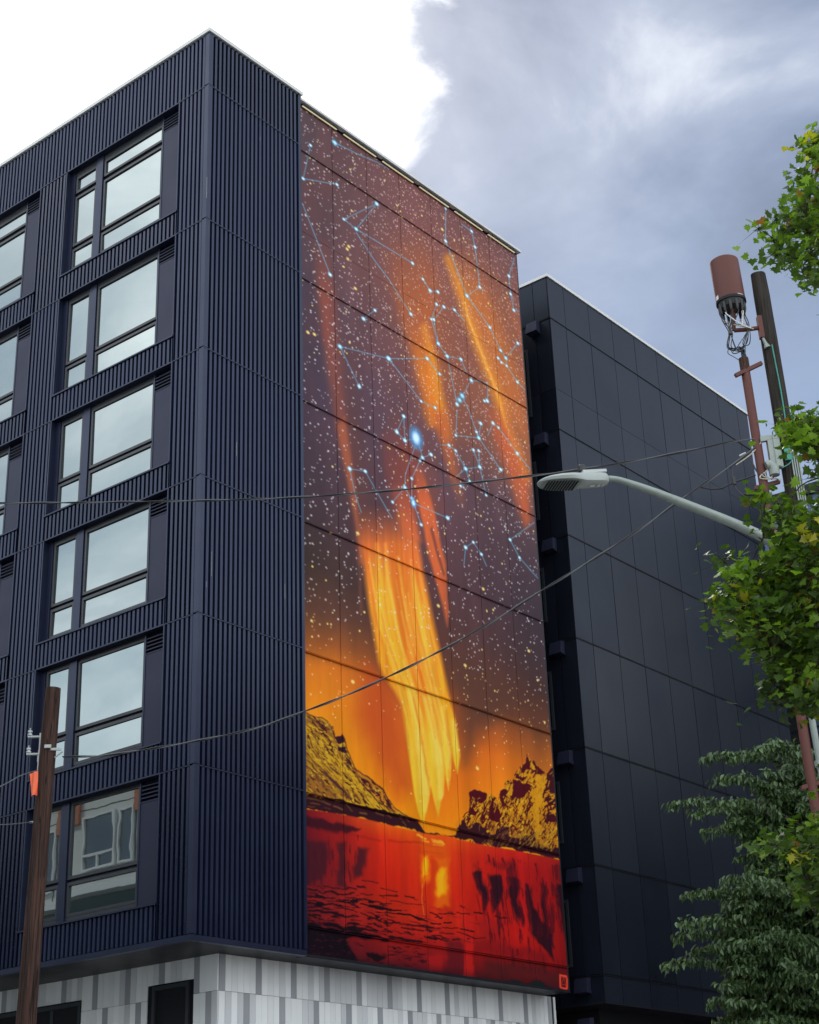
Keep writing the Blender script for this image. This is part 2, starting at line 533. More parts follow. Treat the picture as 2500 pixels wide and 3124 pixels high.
def paint_mural():
    rng = np.random.default_rng(11)
    ys = np.linspace(MY0, MY1, CW)
    zs = np.linspace(MZ0, MZ1, CH)
    Y, Z = np.meshgrid(ys, zs)
    X, T = project(np.stack([np.full_like(Y, MX), Y, Z], -1))     # drawing coordinates of every sample
    X = X.astype(np.float32); T = T.astype(np.float32)
    img = np.zeros((CH, CW, 3), np.float32)
    dy, dz = (MY1 - MY0) / (CW - 1), (MZ1 - MZ0) / (CH - 1)

    def to_wall(px, py):
        p = on_plane(px, py, (MX, 0, 0), np.array([1.0, 0, 0]))
        return p[1], p[2]

    def window(pts, pad):
        w = [to_wall(*p) for p in pts]
        s = pad / 80.0
        j0 = int(max(0, (min(a for a, b in w) - s * 2 - MY0) / dy)); j1 = int(min(CW, (max(a for a, b in w) + s * 2 - MY0) / dy + 2))
        i0 = int(max(0, (min(b for a, b in w) - s - MZ0) / dz)); i1 = int(min(CH, (max(b for a, b in w) + s - MZ0) / dz + 2))
        return (slice(i0, i1), slice(j0, j1)) if i1 > i0 and j1 > j0 else None

    def seg_d2(x, y, a, b):
        ax, ay = a; bx, by = b
        vx, vy = bx - ax, by - ay
        t = np.clip(((x - ax) * vx + (y - ay) * vy) / (vx * vx + vy * vy + 1e-9), 0, 1)
        return (x - ax - t * vx) ** 2 + (y - ay - t * vy) ** 2

    def sdist(x, y, pts):
        d = np.full(x.shape, 1e12, np.float32); ins = np.zeros(x.shape, bool)
        n = len(pts)
        for k in range(n):
            a, b = pts[k], pts[(k + 1) % n]
            d = np.minimum(d, seg_d2(x, y, a, b))
            if a[1] != b[1]:
                c = ((a[1] > y) != (b[1] > y)) & (x < (b[0] - a[0]) * (y - a[1]) / (b[1] - a[1]) + a[0])
                ins ^= c
        return np.where(ins, 1, -1) * np.sqrt(d)

    def blend(sl, c, m):
        c = np.asarray(c, np.float32)
        img[sl] += (c - img[sl]) * m[..., None]

    def poly(pts, c, soft=1.5, op=1.0, mod=None):
        sl = window(pts, soft + 16)
        if sl is None: return
        s = sdist(Xw[sl], Tw[sl], pts)
        mk = np.clip((s + soft) / (2 * soft), 0, 1); mk = mk * mk * (3 - 2 * mk) * op
        if mod is not None: mk = mk * mod[sl]
        blend(sl, c, mk)

    def stroke(pts, c, w, soft=1.0, op=1.0, taper=True, mod=None):
        sl = window(pts, w + soft + 10)
        if sl is None: return
        x, y = ((Xw[sl] + X[sl]) / 2, (Tw[sl] + T[sl]) / 2) if taper else (X[sl], T[sl])
        d = np.full(x.shape, 1e9, np.float32)
        L = len(pts) - 1
        for k in range(L):
            ww = w * (0.6 if taper and (k == 0 or k == L - 1) and L > 1 else 1.0)
            d = np.minimum(d, np.sqrt(seg_d2(x, y, pts[k], pts[k + 1])) - ww / 2)
        mk_ = np.clip(0.5 - d / (2 * soft), 0, 1) * op
        blend(sl, c, mk_ if mod is None else mk_ * mod[sl])

    def fbm(sy, sz, seed, octs=4):
        r = np.random.default_rng(seed); out = np.zeros_like(Y); amp = 0.5
        for o in range(octs):
            gy = (Y - MY0) * sy * 2 ** o; gz = (Z - MZ0) * sz * 2 ** o
            g = r.random((int(gz.max()) + 3, int(gy.max()) + 3))
            iy = gy.astype(int); iz = gz.astype(int); fy = gy - iy; fz = gz - iz
            fy = fy * fy * (3 - 2 * fy); fz = fz * fz * (3 - 2 * fz)
            out += amp * ((g[iz, iy] * (1 - fy) + g[iz, iy + 1] * fy) * (1 - fz) + (g[iz + 1, iy] * (1 - fy) + g[iz + 1, iy + 1] * fy) * fz)
            amp /= 2
        return out / 0.94

    wx = (fbm(3.2, 2.6, 71, 4) - 0.5) * 26; wy = (fbm(3.2, 2.6, 72, 4) - 0.5) * 26       # ragged brush edges
    wk = 0.22 + 0.78 * np.clip((T - 2150) / 150, 0, 1); wk = np.where((X > 1690) & (T > 2950), 0.12, wk); wx *= wk; wy *= wk
    Xw = (X + wx).astype(np.float32); Tw = (T + wy).astype(np.float32)
    def ramp(t0, t1): return np.clip((T - t0) / (t1 - t0), 0, 1)

    def vnoise(px_, py_, seed, octs=3):
        r = np.random.default_rng(seed); g = r.random((256, 256)); out = 0; amp = 0.5; tot = 0
        for o in range(octs):
            xx, yy = px_ * 2 ** o + 17.3 * o, py_ * 2 ** o + 5.1 * o
            ix, iy = np.floor(xx).astype(int), np.floor(yy).astype(int); fx, fy = xx - ix, yy - iy
            fx = fx * fx * (3 - 2 * fx); fy = fy * fy * (3 - 2 * fy)
            ix &= 255; iy &= 255; jx, jy = (ix + 1) & 255, (iy + 1) & 255
            out = out + amp * ((g[iy, ix] * (1 - fx) + g[iy, jx] * fx) * (1 - fy) + (g[jy, ix] * (1 - fx) + g[jy, jx] * fx) * fy); tot += amp; amp /= 2
        return out / tot

    def crags(outline, ang_deg, along, across, thr, c, op, seed, dens=None):
        """rock strokes: stretched noise cut at a level, inside an outline"""
        sl = window(outline, 6)
        th = math.radians(ang_deg); x, y = X[sl], T[sl]
        n_ = vnoise((x * math.cos(th) + y * math.sin(th)) / along, (-x * math.sin(th) + y * math.cos(th)) / across, seed)
        if dens is not None: n_ = n_ + dens[sl]
        ins = np.clip((sdist(Xw[sl], Tw[sl], outline) + 1) / 2, 0, 1)
        blend(sl, c, np.clip((n_ - thr) / 0.035, 0, 1) * ins * op)

    # --- night sky ground colours
    kz = [6.2, 9.5, 10.6, 11.5, 12.2, 12.8, 13.6, 14.6, 15.6, 17.0, 18.5, 20.0, 23.0, 26.8]
    left = [(235, 150, 15), (236, 150, 15), (240, 160, 24), (238, 148, 28), (225, 130, 36), (165, 95, 45), (102, 68, 54), (68, 52, 48), (70, 54, 58), (72, 56, 66), (76, 60, 74), (80, 64, 78), (86, 68, 78), (92, 72, 76)]
    mid = [(235, 140, 15), (236, 142, 15), (222, 112, 24), (208, 98, 32), (180, 88, 38), (128, 72, 44), (108, 64, 52), (98, 62, 60), (98, 64, 68), (104, 70, 76), (100, 72, 82), (106, 76, 84), (134, 86, 78), (110, 82, 88)]
    right = [(240, 165, 20), (240, 165, 22), (236, 150, 26), (215, 124, 30), (160, 92, 44), (112, 68, 50), (82, 54, 52), (72, 54, 60), (70, 56, 66), (80, 62, 70), (104, 76, 80), (128, 84, 76), (138, 90, 80), (96, 76, 86)]
    U = (Y - MY0) / (MY1 - MY0)
    warp = (fbm(0.7, 0.5, 3) - 0.5) * 0.9
    for ch in range(3):
        l, mm, r_ = (np.interp(Z + warp, kz, [c[ch] for c in k]) for k in (left, mid, right))
        img[..., ch] = np.where(U < 0.5, l + (mm - l) * (U * 2), mm + (r_ - mm) * (U * 2 - 1))
    tex = fbm(1.6, 0.25, 5)
    img *= (0.90 + 0.20 * tex)[..., None]
    cloudy = np.clip((fbm(0.5, 0.35, 8) - 0.45) * 3, 0, 1)
    sl = (slice(None), slice(None))
    blend(sl, (128, 76, 70), cloudy * np.clip((Z - 16) / 4, 0, 1) * 0.45)
    blend(sl, (164, 98, 64), np.clip((X - 1200) / 260, 0, 1) * np.clip((Z - 18.5) / 3, 0, 1) * np.clip((26.6 - Z) / 2.5, 0, 1) * 0.70)
    blend(sl, (132, 84, 82), np.clip((X - 950) / 300, 0, 1) * np.clip((Z - 20) / 3, 0, 1) * 0.5)
    ray_mod = np.clip(0.55 + 0.9 * (fbm(3.0, 0.12, 21) - 0.5) + 0.35, 0, 1)

    # --- dark gap right of the beam, glow left of it
    poly([(1365, 1990), (1450, 2010), (1600, 2090), (1560, 2160), (1470, 2230), (1425, 2330), (1405, 2250), (1385, 2120)], (96, 62, 52), 45, 0.8)
    poly([(1120, 2030), (1200, 2090), (1232, 2240), (1255, 2400), (1215, 2440), (1150, 2330), (1090, 2180)], (196, 82, 34), 45, 0.8)

    # --- light streaks
    poly([(1165, 700), (1215, 900), (1270, 1100), (1310, 1260), (1400, 1330), (1380, 1120), (1350, 900), (1310, 690)], (158, 92, 62), 50, 0.7, ramp(650, 950))
    poly([(1365, 730), (1430, 900), (1500, 1100), (1560, 1300), (1600, 1480), (1625, 1400), (1600, 1150), (1540, 950), (1450, 760)], (166, 98, 60), 50, 0.7, ramp(680, 900))
    poly([(1010, 1050), (1060, 1400), (1110, 1700), (1140, 1700), (1110, 1400), (1070, 1050)], (120, 72, 62), 40, 0.5, ramp(900, 1300))
    poly([(1180, 1250), (1210, 1450), (1240, 1560), (1340, 1560), (1310, 1400), (1270, 1250)], (150, 80, 62), 45, 0.6, ramp(1180, 1450))
    poly([(948, 690), (985, 1030), (1012, 1200), (1025, 1290), (1055, 1440), (1080, 1560), (1098, 1700), (1108, 1720), (1090, 1550), (1072, 1400), (1058, 1280), (1048, 1200), (1035, 1060), (1026, 900), (1000, 740)], (150, 82, 68), 18, 0.85, ray_mod * ramp(690, 900))
    poly([(1030, 1300), (1055, 1440), (1082, 1570), (1100, 1720), (1108, 1720), (1092, 1550), (1070, 1380), (1052, 1270)], (190, 104, 66), 8, 0.55)
    poly([(1100, 1700), (1106, 1870), (1100, 1870), (1092, 1700)], (150, 90, 66), 8, 0.5)
    poly([(1174, 740), (1193, 862), (1220, 949), (1237, 1004), (1266, 1106), (1286, 1178), (1296, 1250), (1320, 1290), (1352, 1250), (1338, 1193), (1332, 1000), (1330, 840), (1300, 730)], (176, 98, 60), 30, 0.95, ray_mod * ramp(720, 960))
    poly([(1240, 990), (1266, 1100), (1290, 1190), (1310, 1300), (1360, 1300), (1352, 1250), (1338, 1193), (1327, 1120), (1312, 1062), (1295, 998)], (222, 128, 42), 20, 0.95, ray_mod * ramp(960, 1150))
    stroke([(1295, 998), (1312, 1062), (1327, 1120), (1338, 1193), (1350, 1250), (1366, 1330)], (240, 160, 48), 14, 16, 0.85)
    poly([(1306, 1240), (1345, 1340), (1376, 1459), (1404, 1542), (1421, 1560), (1404, 1480), (1384, 1354), (1368, 1240)], (196, 104, 56), 18, 0.9, ray_mod * ramp(1220, 1280) * ramp(1575, 1440))
    poly([(1366, 772), (1396, 862), (1417, 920), (1428, 967), (1451, 1027), (1477, 1097), (1504, 1161), (1524, 1222), (1536, 1250), (1600, 1330), (1590, 1180), (1540, 1040), (1480, 900), (1410, 780)], (192, 112, 58), 26, 0.85, ray_mod * ramp(740, 900))
    stroke([(1368, 790), (1396, 862), (1417, 920), (1428, 967), (1451, 1027), (1477, 1097), (1504, 1161), (1524, 1222), (1544, 1300), (1580, 1391), (1603, 1460)], (236, 152, 46), 20, 18, 0.95)
    stroke([(1417, 920), (1428, 967), (1451, 1027), (1477, 1097), (1504, 1161), (1524, 1222), (1544, 1300), (1578, 1391)], (250, 184, 74), 4, 5, 0.8)
    poly([(1476, 1240), (1510, 1330), (1560, 1470), (1588, 1570), (1606, 1610), (1622, 1590), (1612, 1480), (1590, 1400), (1560, 1320), (1530, 1240)], (196, 98, 58), 20, 0.9, ray_mod * ramp(1200, 1330))
    poly([(1545, 900), (1580, 960), (1612, 1060), (1602, 1060), (1560, 980)], (172, 100, 66), 8, 0.5)
    poly([(1163, 1330), (1175, 1420), (1200, 1540), (1250, 1560), (1300, 1560), (1270, 1430), (1240, 1330), (1205, 1290)], (140, 70, 62), 22, 0.85, ray_mod * ramp(1250, 1420))
    poly([(1195, 1480), (1215, 1580), (1235, 1640), (1285, 1650), (1255, 1510), (1228, 1470)], (214, 106, 62), 14, 0.85, ramp(1450, 1600))
    poly([(1262, 1430), (1283, 1563), (1300, 1657), (1324, 1750), (1352, 1848), (1366, 1912), (1369, 1880), (1362, 1723), (1345, 1657), (1328, 1570), (1300, 1470), (1285, 1420)], (220, 108, 58), 7, 0.92, ray_mod * ramp(1380, 1540))
    poly([(1312, 1615), (1332, 1690), (1354, 1760), (1358, 1752), (1338, 1680), (1318, 1605)], (108, 62, 60), 4, 0.7)
    fade = np.clip((T - 1540) / 120, 0, 1)
    main = [(1100, 1530), (1100, 1656), (1109, 1723), (1123, 1834), (1140, 1931), (1154, 2015), (1168, 2056), (1205, 2110), (1226, 2150), (1237, 2228), (1252, 2333), (1265, 2424), (1276, 2475), (1291, 2520), (1301, 2478), (1310, 2440), (1315, 2400), (1324, 2440), (1338, 2492), (1348, 2440), (1354, 2425), (1358, 2362), (1369, 2412), (1376, 2367), (1379, 2300), (1396, 2362), (1405, 2305), (1400, 2266), (1390, 2200), (1366, 2100), (1352, 2032), (1338, 1963), (1321, 1883), (1307, 1813), (1290, 1736), (1279, 1660), (1258, 1587), (1240, 1530)]
    slm = window(main, 10)
    s = sdist(X[slm], T[slm], main)
    mk = np.clip((s + np.interp(T[slm], [1600, 2100, 2350], [9, 7, 3])) / np.interp(T[slm], [1600, 2100, 2350], [18, 14, 6]), 0, 1) * fade[slm]
    tt = T[slm]
    rays = fbm(6.0, 0.10, 33, 3)[slm]
    axis = (X[slm] - np.interp(tt, [1530, 1723, 1931, 2100, 2228, 2333, 2503], [1100, 1109, 1140, 1205, 1237, 1252, 1290]))
    wid = np.interp(tt, [1530, 1723, 1931, 2100, 2228, 2333, 2503], [150, 178, 190, 160, 155, 150, 80])
    q = axis / wid
    body = np.stack([np.interp(tt, [1550, 1700, 1850, 2000, 2150, 2300, 2480], v) for v in ([205, 232, 243, 245, 243, 238, 236], [102, 126, 150, 156, 168, 186, 190], [62, 58, 46, 38, 36, 52, 50])], -1)
    hot = np.exp(-((q - np.interp(tt, [1600, 1900, 2100, 2300], [0.30, 0.22, 0.25, 0.45])) / 0.16) ** 2) * np.clip((tt - 1660) / 160, 0, 1)
    hot2 = np.exp(-((q - np.interp(tt, [1700, 1900, 2100, 2300], [0.86, 0.80, 0.70, 0.72])) / 0.09) ** 2) * np.clip((tt - 1740) / 120, 0, 1)
    dark = np.exp(-((q - np.interp(tt, [1700, 1900, 2100, 2300], [0.62, 0.55, 0.5, 0.30])) / 0.13) ** 2) * np.clip((tt - 1600) / 160, 0, 1)
    for k, cc in enumerate(((255, 196, 52), (252, 190, 60), (236, 126, 36))):
        w_ = (hot * 0.9, hot2 * 0.8, dark * 0.75 * np.clip((2300 - tt) / 200, 0.25, 1))[k]
        body += (np.array(cc) - body) * w_[..., None]
    body *= (0.86 + 0.28 * rays)[..., None]
    img[slm] += (np.clip(body, 0, 255) - img[slm]) * mk[..., None]
    inbeam = np.zeros_like(Y); inbeam[slm] = mk
    for pts, w_ in (([(1150, 1660), (1166, 1830), (1186, 1960), (1206, 2060)], 10), ([(1176, 1660), (1186, 1760), (1215, 1930), (1240, 2050)], 7), ([(1262, 1740), (1290, 1890), (1325, 2020), (1350, 2110)], 9), ([(1215, 1700), (1240, 1880), (1262, 2000)], 6)):
        stroke(pts, (255, 196, 70), w_, 7, 0.6, mod=inbeam)
    for pts, w_ in (([(1252, 2110), (1278, 2230), (1290, 2330), (1300, 2420), (1300, 2470)], 22), ([(1300, 2130), (1325, 2240), (1340, 2330), (1345, 2430)], 24), ([(1350, 2160), (1366, 2260), (1372, 2340)], 16), ([(1384, 2200), (1396, 2290)], 10)):
        stroke(pts, (244, 212, 98), w_, 8, 0.8, mod=inbeam)
    for pts in ([(1262, 2130), (1290, 2260), (1306, 2380), (1316, 2430)], [(1318, 2150), (1345, 2290), (1362, 2370)], [(1362, 2170), (1382, 2320)]):
        stroke(pts, (214, 138, 36), 5, 4, 0.75, mod=inbeam)
    for k in range(70):                                            # fine spray streaks in the beam
        q0 = rng.random(); t0 = 1640 + rng.random() * 500; ln = 120 + rng.random() * 260
        pp = []
        for t_ in np.linspace(t0, min(t0 + ln, 2400), 5):
            l_ = np.interp(t_, [1530, 1723, 1931, 2100, 2228, 2333, 2503], [1100, 1109, 1140, 1205, 1237, 1252, 1290]); w_ = np.interp(t_, [1530, 1723, 1931, 2100, 2228, 2333, 2503], [150, 178, 190, 160, 155, 150, 80])
            pp.append((l_ + w_ * (0.05 + 0.9 * q0), t_))
        stroke(pp, (255, 205, 90) if rng.random() < 0.55 else (226, 112, 34), 2.5 + 4 * rng.random(), 3.5, 0.38, mod=inbeam)

    # --- stars, painted dots
    def splat(y, z, ry, rz, c, op):
        j0 = max(0, int((y - ry * 2 - MY0) / dy)); j1 = min(CW, int((y + ry * 2 - MY0) / dy) + 2)
        i0 = max(0, int((z - rz * 2 - MZ0) / dz)); i1 = min(CH, int((z + rz * 2 - MZ0) / dz) + 2)
        if j1 <= j0 or i1 <= i0: return
        s_ = (slice(i0, i1), slice(j0, j1))
        d = np.sqrt(((Y[s_] - y) / ry) ** 2 + ((Z[s_] - z) / rz) ** 2)
        blend(s_, c, np.clip(1.7 - 1.1 * d, 0, 1) * op)

    for k in range(13000):
        y = MY0 + rng.random() * (MY1 - MY0)
        z = 9.8 + rng.random() * (MZ1 - 9.8)
        u = (y - MY0) / (MY1 - MY0)
        dens = 0.30 + 0.70 * min(1, max(0, (z - 17.5) / 5)) * min(1, max(0.12, (u - 0.02) * 1.6))
        dens *= min(1, max(0.10, (z - 10.2) / 4.0))
        if z < 16 and u < 0.55 and u > 0.22: dens *= 0.5
        if rng.random() > dens: continue
        r_ = 0.010 + 0.013 * rng.random() ** 1.5
        warm = min(1, max(0, (z - 19) / 4)) * min(1, u * 1.6)
        if z > 19 and u > 0.25: r_ *= 0.86
        cc = np.array((228, 220, 222)) * (1 - 0.75 * warm) + np.array((226, 178, 160)) * 0.75 * warm
        if z < 13.5: cc = np.array((246, 206, 150))
        op = (0.72 + 0.28 * rng.random()) * (0.92 - 0.3 * warm * rng.random())
        if rng.random() < 0.035:
            cc = np.array((248, 222, 130)); r_ *= 1.3; op = 0.95
        splat(y, z, r_ * 1.15, r_, cc, op)
    def spl_px(px, py, rp, c, op):
        y, z = to_wall(px, py); splat(y, z, rp / 62.0, rp / 88.0, c, op)
    for p_ in ((1092, 1627), (1077, 2080), (1475, 1797), (1457, 2344), (1614, 1986), (1420, 2030), (1085, 880), (1060, 760), (1065, 752), (1062, 790), (1350, 700), (940, 1014), (960, 1020), (1338, 1848)):
        spl_px(*p_, 3.2, (250, 218, 130), 0.95)

    # --- constellations
    f4 = lambda p: (850 + p[0] / 1.9167, 250 + p[1] / 1.9167)
    f5 = lambda p: (850 + p[0] / 1.9167, 1250 + p[1] / 1.9167)
    L4 = [[(188, 370), (145, 565), (343, 600)], [(330, 355), (460, 420), (580, 470), (650, 510)], [(575, 712), (383, 803), (455, 860), (575, 712)], [(455, 860), (655, 980), (785, 1060)], [(455, 880), (560, 1040), (650, 1160), (775, 1358)], [(140, 710), (215, 900), (303, 1127)], [(978, 740), (978, 930), (1010, 1010), (1103, 1250), (1237, 1435), (1300, 1570)], [(1070, 830), (1130, 873), (1150, 965), (1178, 1200), (1103, 1250)], [(845, 1153), (887, 1220), (933, 1228)], [(925, 1300), (895, 1388), (935, 1530), (987, 1603), (1068, 1622), (1105, 1710)], [(968, 1315), (910, 1390), (935, 1530)], [(1030, 1333), (1090, 1400)], [(1380, 1030), (1348, 1135), (1358, 1240), (1377, 1335), (1407, 1340)], [(360, 1547), (645, 1617), (870, 1617), (943, 1708)], [(360, 1547), (473, 1780)], [(645, 1617), (835, 1867), (917, 1905)], [(498, 1385), (565, 1335)], [(1400, 1528), (1330, 1615), (1335, 1660), (1398, 1755), (1440, 1800)], [(1300, 1570), (1330, 1615)], [(1285, 1615), (1305, 1640)], [(987, 1603), (1045, 1885)], [(1128, 1745), (1225, 1760), (1222, 1865), (1205, 1865)], [(1128, 1745), (1075, 1835), (1045, 1885)], [(1075, 1835), (1110, 1917)]]
    L5 = [[(733, 38), (693, 130), (740, 180), (800, 170)], [(733, 38), (740, 180)], [(800, 210), (742, 380), (740, 455), (668, 540)], [(820, 200), (843, 280), (893, 262)], [(843, 280), (828, 298), (780, 402), (780, 520), (790, 545)], [(790, 545), (990, 633)], [(790, 545), (835, 672)], [(740, 455), (790, 545)], [(417, 345), (508, 360), (570, 470), (665, 635)], [(417, 345), (450, 500), (485, 600)], [(1045, 0), (1038, 150), (1172, 165), (1158, 130), (1113, 0)], [(1183, 80), (1172, 165), (1300, 350)], [(950, 205), (998, 208), (1037, 240), (1095, 345), (1178, 335), (1172, 240)], [(1140, 235), (1178, 335), (1215, 500)], [(1095, 345), (1120, 420), (1065, 445)], [(1040, 390), (1095, 345)], [(1225, 150), (1255, 78), (1287, 105), (1397, 255), (1470, 345)], [(1085, 910), (1095, 805), (1140, 775), (1187, 845), (1218, 915)], [(1495, 660), (1355, 760), (1410, 865), (1517, 985)]]
    skip4 = {(650, 510), (460, 420), (580, 470), (140, 710), (215, 900), (560, 1040), (650, 1160), (1010, 1010), (655, 980), (455, 880), (1070, 830), (1090, 1400), (1380, 1030), (1407, 1340), (1440, 1800), (1105, 1710), (1110, 1917), (1225, 1760)}
    skip5 = {(570, 470), (665, 635), (450, 500), (485, 600), (1045, 0), (1113, 0), (800, 170), (800, 210), (820, 200), (1225, 150), (1470, 345), (1085, 910), (1218, 915), (1495, 660), (1517, 985), (1040, 390), (950, 205), (742, 380)}
    for LL, ff, sk in ((L4, f4, skip4), (L5, f5, skip5)):
        for pl in LL:
            stroke([ff(p) for p in pl], (112, 182, 214), 2.0, 1.3, 0.82, taper=False)
        for pl in LL:
            for p in pl:
                if p in sk: continue
                q_ = ff(p); r_ = 2.3 + 1.1 * rng.random()
                spl_px(*q_, r_ * 1.5, (100, 184, 220), 0.75); spl_px(*q_, r_, (226, 242, 252), 1.0)
    for p, a, b in (((805, 165), 14, 22), ((790, 545), 6, 10)):
        q_ = f5(p); y, z = to_wall(*q_)
        splat(y, z, a / 62, b / 88, (90, 158, 216), 0.9); splat(y, z, a / 120, b / 165, (214, 236, 255), 1.0)
    for p in ((330, 355), (1075, 1835), (1060, 1860)):
        q_ = f4(p); spl_px(*q_, 6.5, (96, 178, 220), 0.8); spl_px(*q_, 3.5, (190, 230, 250), 1.0)

    # --- left mountain
    d1 = lambda *pp: [(900 + x / 3.833, 2150 + y / 3.833) for x, y in pp]
    d2 = lambda *pp: [(1300 + x / 3.833, 2250 + y / 3.833) for x, y in pp]
    d3 = lambda *pp: [(900 + x / 3.833, 2450 + y / 3.833) for x, y in pp]
    d4 = lambda *pp: [(1300 + x / 3.75, 2560 + y / 3.75) for x, y in pp]
    ridge = [(-120, -30), (60, 60), (140, 100), (250, 150), (310, 150), (380, 195), (415, 260), (438, 255), (455, 320), (470, 380), (540, 375), (560, 350), (580, 390), (600, 440), (625, 520), (660, 640), (700, 720), (740, 780), (850, 850), (920, 910), (980, 940), (1040, 990), (1060, 1060), (1110, 1140), (1180, 1210), (1250, 1270), (1400, 1330), (1440, 1390), (1530, 1470), (1600, 1490), (1725, 1520)]
    shore = [(1725, 1535), (1500, 1500), (1200, 1430), (900, 1350), (600, 1290), (350, 1250), (140, 1220), (60, 1205), (-120, 1180)]
    GOLD, MAR, TAN = (204, 156, 34), (66, 18, 28), (158, 112, 50)
    poly(d1(*ridge, *shore), GOLD, 1.2)
    poly(d1((-120, 300), (140, 420), (380, 700), (620, 1000), (700, 1150), (-120, 1050)), (164, 116, 34), 24, 0.6)
    for k in range(60):
        x_, y_ = 150 + 900 * rng.random(), 200 + 1000 * rng.random()
        if y_ < 150 + (x_ - 140) * 0.95 + 60: continue
        stroke(d1((x_, y_), (x_ + 70, y_ + 100)), (172, 126, 40) if rng.random() < 0.5 else (222, 178, 48), 7 + 8 * rng.random(), 4, 0.5)
    poly(d1((140, 90), (260, 150), (400, 240), (470, 400), (560, 560), (660, 720), (560, 640), (450, 430), (330, 290), (140, 190)), (150, 98, 44), 4, 0.75)
    poly(d1((700, 740), (860, 860), (1040, 1000), (1110, 1140), (1200, 1240), (1060, 1230), (900, 1060), (720, 850), (620, 730)), (196, 118, 40), 4, 0.7)
    poly(d1((140, 680), (250, 800), (420, 980), (520, 1100), (300, 1080), (140, 960)), (150, 96, 42), 5, 0.7)
    stroke(d1(*ridge[:-3]), MAR, 2.6, 1)
    mtn = d1(*ridge, *shore)
    crags(mtn, 48, 26, 5.5, 0.60, (150, 98, 36), 0.8, 91)
    crags(mtn, 48, 20, 4.5, 0.655, MAR, 0.9, 92, np.clip((T - (2165 + (X - 936) * 1.02)) / -60 + 0.9, 0, 1) * 0.05)
    crags(mtn, 52, 30, 6.5, 0.70, (90, 40, 34), 0.8, 93)
    crags(mtn, 40, 14, 4.0, 0.70, (232, 190, 60), 0.8, 94)
    for pts, w_ in (([(140, 130), (260, 200), (340, 250), (400, 290)], 16), ([(280, 285), (320, 305), (360, 270)], 20), ([(330, 330), (360, 360)], 20), ([(420, 270), (450, 340), (470, 400)], 18), ([(390, 410), (420, 440), (400, 480), (440, 500), (430, 550), (460, 575)], 16), ([(500, 580), (520, 620)], 10), ([(590, 650), (640, 670), (660, 720), (720, 770)], 22), ([(575, 680), (640, 740)], 14), ([(600, 590), (650, 640)], 12), ([(340, 630), (380, 660), (400, 690)], 18), ([(430, 730), (470, 770), (510, 820)], 18), ([(400, 690), (440, 700)], 9), ([(560, 790), (600, 850), (655, 890)], 20), ([(590, 910), (640, 940)], 14), ([(600, 720), (720, 830), (800, 950), (880, 1040), (960, 1130), (1040, 1240)], 12), ([(760, 850), (810, 880), (860, 920), (870, 955)], 20), ([(790, 880), (830, 920)], 16), ([(930, 920), (1000, 970), (1050, 1010)], 14), ([(910, 1000), (950, 1030), (990, 1060), (1010, 1100)], 24), ([(950, 1070), (990, 1070)], 18), ([(1050, 1080), (1100, 1180), (1160, 1250)], 22), ([(980, 1160), (1050, 1180), (1100, 1230)], 18), ([(140, 640), (210, 700), (260, 780), (330, 830)], 14), ([(150, 470), (180, 520)], 10), ([(200, 470), (215, 510)], 10), ([(150, 360), (190, 420), (210, 490)], 8), ([(180, 280), (210, 300)], 8), ([(210, 540), (260, 610)], 8), ([(270, 370), (280, 410)], 8), ([(750, 1020), (790, 1080), (820, 1130)], 14), ([(790, 1100), (860, 1170)], 14), ([(700, 1110), (760, 1150)], 18), ([(140, 950), (240, 1020), (300, 1090)], 8), ([(800, 980), (815, 1000)], 14), ([(280, 715), (360, 790), (440, 880)], 8)):
        stroke(d1(*pts), MAR, w_ / 3.833, 0.9)
    for k in range(330):
        x_, y_ = 130 + 950 * rng.random(), 150 + 1000 * rng.random()
        ry = np.interp(x_, [140, 310, 440, 600, 740, 920, 1060, 1250], [100, 150, 260, 440, 780, 910, 1060, 1270])
        if y_ < ry + 25 or y_ > 1020 + x_ * 0.18: continue
        ln = 20 + 60 * rng.random(); a_ = math.radians(35 + 40 * rng.random())
        stroke(d1((x_, y_), (x_ + ln * .5 * math.cos(a_) + 5, y_ + ln * .5 * math.sin(a_)), (x_ + ln * math.cos(a_), y_ + ln * math.sin(a_))), MAR if rng.random() < 0.6 else (126, 76, 40), (4 + 10 * rng.random() * (1.4 if y_ < ry + 160 else 0.6)) / 3.833, 0.9, 0.9)
    stroke(d1((330, 790), (420, 860), (500, 950), (580, 1030), (660, 1110)), (86, 42, 48), 34 / 3.833, 2)
    stroke(d1((140, 720), (200, 760), (260, 840), (330, 900), (400, 1000), (480, 1080)), (112, 62, 42), 3.6, 1)
    poly(d1((470, 380), (540, 380), (560, 350), (595, 440), (540, 460), (500, 450)), (58, 22, 36), 1)
    poly(d1((515, 490), (610, 490), (630, 570), (560, 545), (520, 530)), (58, 22, 36), 1)
    poly(d1((-120, 1010), (140, 1060), (480, 1110), (900, 1210), (1250, 1290), (1400, 1330), (1440, 1390), (1530, 1475), (1725, 1522), (1725, 1535), (1200, 1430), (900, 1350), (600, 1290), (350, 1250), (-120, 1180)), (58, 21, 32), 1.2)
    for pts, w_ in (([(150, 1090), (260, 1110), (330, 1130)], 16), ([(340, 1130), (430, 1160)], 14), ([(200, 1150), (300, 1170)], 10), ([(470, 1180), (560, 1220)], 16), ([(600, 1160), (680, 1230)], 10), ([(780, 1270), (840, 1280)], 20), ([(950, 1260), (1050, 1300)], 14), ([(1080, 1290), (1130, 1320)], 10), ([(1200, 1300), (1240, 1340)], 10), ([(1250, 1370), (1290, 1420)], 10), ([(160, 1190), (240, 1200)], 8), ([(360, 1200), (430, 1215)], 9), ([(480, 1135), (560, 1150)], 9), ([(1290, 1320), (1330, 1370)], 9)):
